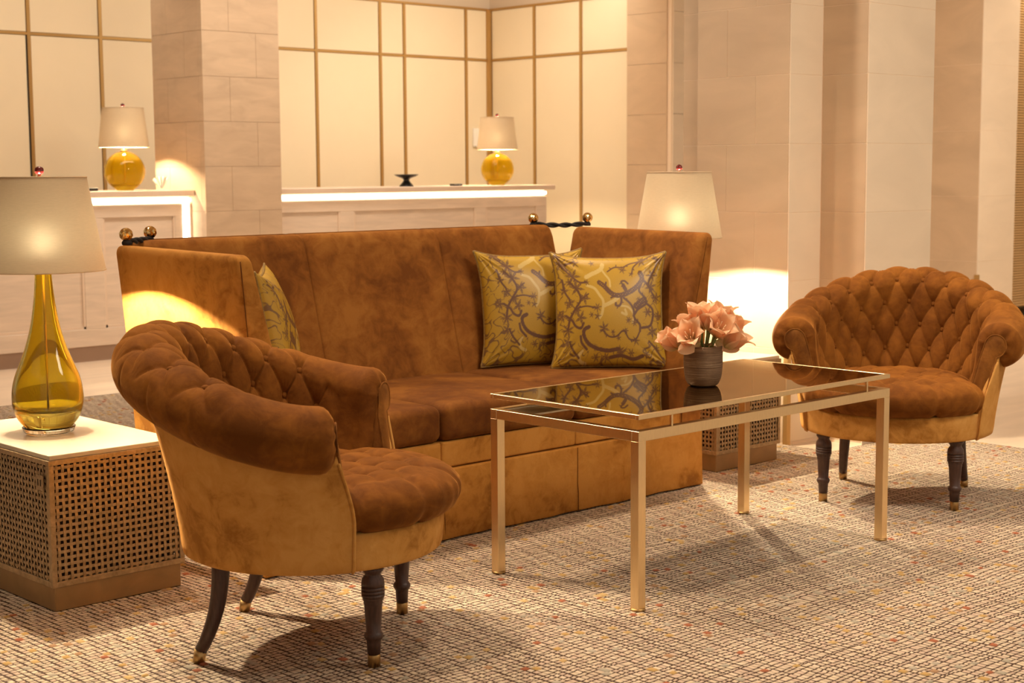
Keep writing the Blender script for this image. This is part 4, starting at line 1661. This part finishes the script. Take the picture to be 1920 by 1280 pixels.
def petal(base, axis, ang, length, width, flare, curl, seed):
    """one amaryllis tepal; axis = bloom direction, ang = position round it"""
    rs = random.Random(seed)
    ax = Vector(axis).normalized()
    u = ax.orthogonal().normalized()
    w = ax.cross(u)
    rad = u * math.cos(ang) + w * math.sin(ang)
    tan = ax.cross(rad)
    NS, NT = 14, 8
    V, C = [], []
    for i in range(NS + 1):
        t_ = i / NS
        rr = 0.006 + flare * (t_ ** 1.15) + curl * max(0, t_ - .72) ** 2 * 3.2
        hh = length * (t_ - 0.18 * t_ ** 3) - curl * max(0, t_ - .8) ** 2 * 2.0
        wd = width * (math.sin(PI * min(1, t_ ** 0.80 * 0.97 + 0.02)) ** 0.62) * (1 if t_ < .98 else .25)
        for j in range(NT + 1):
            q = (j / NT - .5) * 2
            cup = -0.30 * wd * q * q * (1 - t_ * .3)
            wob = 0.0018 * math.sin(q * 5 + seed) * t_
            p = Vector(base) + ax * (hh + wob) + rad * (rr + cup + 0.003 * (1 - abs(q)) ** 2) + tan * (q * wd)
            V.append(p)
            g = max(0.0, 1 - t_ * 3.0)
            edge = abs(q)
            pink = 0.5 + 0.5 * math.sin(seed * 1.3)
            mid = max(0, 1 - edge * 6) * max(0, .8 - t_) * .6
            c = np.array([0.93, 0.52 + .05 * pink, 0.27 + .05 * pink]) * (1 - .25 * edge * 0) + np.array([.03, .10, .10]) * edge * t_
            c = c * (1 - g * .7) + np.array([0.42, 0.42, 0.12]) * g * .7
            c = c * (1 - mid) + np.array([0.62, 0.52, 0.22]) * mid
            C.append(c)
    F = []
    for i in range(NS):
        for j in range(NT):
            a = i * (NT + 1) + j
            F.append((a, a + 1, a + NT + 2, a + NT + 1))
    return V, F, C


RV, TV = Vector((0.7296, -0.684, 0)), Vector((-0.684, -0.73, 0))
BLOOMS = [  # right, toward camera, up (centre of mouth), length, flare, opening label
    (-0.050, 0.055, 0.165, 0.082, 0.040, 'wide open peach amaryllis at the front left of the vase'),
    (-0.012, 0.010, 0.232, 0.092, 0.040, 'tall peach amaryllis at the top centre of the bouquet'),
    (0.046, 0.060, 0.190, 0.082, 0.038, 'peach amaryllis at the front centre, mouth turned to the camera'),
    (0.106, 0.020, 0.155, 0.088, 0.038, 'peach amaryllis leaning out to the right of the vase'),
    (-0.112, 0.015, 0.150, 0.076, 0.024, 'half closed peach amaryllis furthest left of the bouquet'),
    (-0.048, -0.015, 0.200, 0.080, 0.034, 'peach amaryllis behind the front left bloom, mostly hidden'),
    (0.100, -0.015, 0.195, 0.080, 0.034, 'peach amaryllis high on the right edge of the bouquet'),
    (0.018, 0.035, 0.222, 0.078, 0.034, 'peach amaryllis between the top bloom and the front centre bloom'),
    (0.060, -0.030, 0.222, 0.090, 0.040, 'peach amaryllis at the back right of the bouquet'),
]
for bi, (ar, at, az, ln_, fl, lab) in enumerate(BLOOMS):
    cen = Vector((VX, VY, VZ)) + RV * ar + TV * at + Vector((0, 0, az))
    root = Vector((VX, VY, VZ)) + RV * ar * .25 + TV * at * .15 + Vector((0, 0, 0.085))
    ax = (cen - root).normalized()
    if bi in (0, 2):
        ax = (ax + TV * .55).normalized()
    base = cen - ax * ln_ * .62
    t = empty('amaryllis', base, 0, lab, 'flower', 'peach amaryllis in the vase')
    for k in range(6):
        an = k * PI / 3 + bi * .7
        inner = k % 2
        V, F, C = petal((0, 0, 0), ax, an, ln_ * 1.12 * (1.05 if inner else 1.0) * random.Random(bi * 9 + k).uniform(.92, 1.08), 0.030 if inner else 0.034,
                        fl * (0.82 if inner else 1.0), 0.045 if bi in (0, 2, 3) else 0.02, bi * 7 + k)
        me = mesh_data('petal', V, F, M_PETAL)
        set_tone(me, np.array(C))
        o = link(bpy.data.objects.new('petal', me), t)
    st = []
    for k in range(5):
        an = k * 1.26 + bi
        u = ax.orthogonal().normalized()
        w = ax.cross(u)
        d = (ax * .9 + (u * math.cos(an) + w * math.sin(an)) * .22)
        st.append(tube([Vector((0, 0, 0)), d * ln_ * .45, d * ln_ * .78], [0.0009, .0008, .0018], 5))
    v, f = merge(st)
    mobj('stamens', v, f, M_STAMEN, t)
    v, f = tube([root - base - Vector((0, 0, 0.055)), root - base, (root - base) * .4, ax * 0.004], [0.006, 0.006, 0.0055, 0.0075], 10)
    mobj('stem', v, f, M_GREEN, t)
# drooping outer tepals and leaves, a few dry bracts at the rim
extra = [(-0.050, 0.055, 0.128, (-0.9, .25, -.32), 'petal'), (0.075, 0.030, 0.130, (1.0, .1, -.30), 'petal'), (0.02, 0.04, 0.125, (.35, .8, .6), 'bract'),
         (-0.012, 0.045, 0.125, (-.3, .8, .75), 'bract'), (0.040, 0.045, 0.120, (.7, .6, .5), 'leaf')]
for k, (ar, at, az, d, kind) in enumerate(extra):
    p = Vector((VX, VY, VZ)) + RV * ar * .85 + TV * at * .8 + Vector((0, 0, az))
    dv = (RV * d[0] + TV * d[1] + Vector((0, 0, d[2]))).normalized()
    lng = 0.095 if kind == 'petal' else 0.045
    V, F, C = petal((0, 0, 0), dv, 1.2 + k, lng, 0.022 if kind == 'petal' else 0.012, 0.004, 0.0, 31 + k)
    V = [v_ - dv * 0.03 for v_ in V]
    C = np.array(C)
    if kind == 'bract':
        C = C * 0 + np.array([0.46, 0.28, 0.10])
    elif kind == 'leaf':
        C = C * 0 + np.array([0.30, 0.30, 0.07])
    me = mesh_data('loose_' + kind, V, F, M_PETAL)
    set_tone(me, C)
    o = link(bpy.data.objects.new('loose_' + kind, me))
    o.location = p
    lab = ['long drooping peach petal hanging over the left of the vase rim', 'long drooping peach petal hanging over the right of the vase rim',
           'dry tan bract right of centre at the vase rim', 'dry tan bract left of centre at the vase rim', 'small olive leaf at the vase rim'][k]
    tag(o, lab, {'petal': 'petal', 'bract': 'bract', 'leaf': 'leaf'}[kind], 'loose pieces at the vase rim')
print('scene built', len(bpy.data.objects))
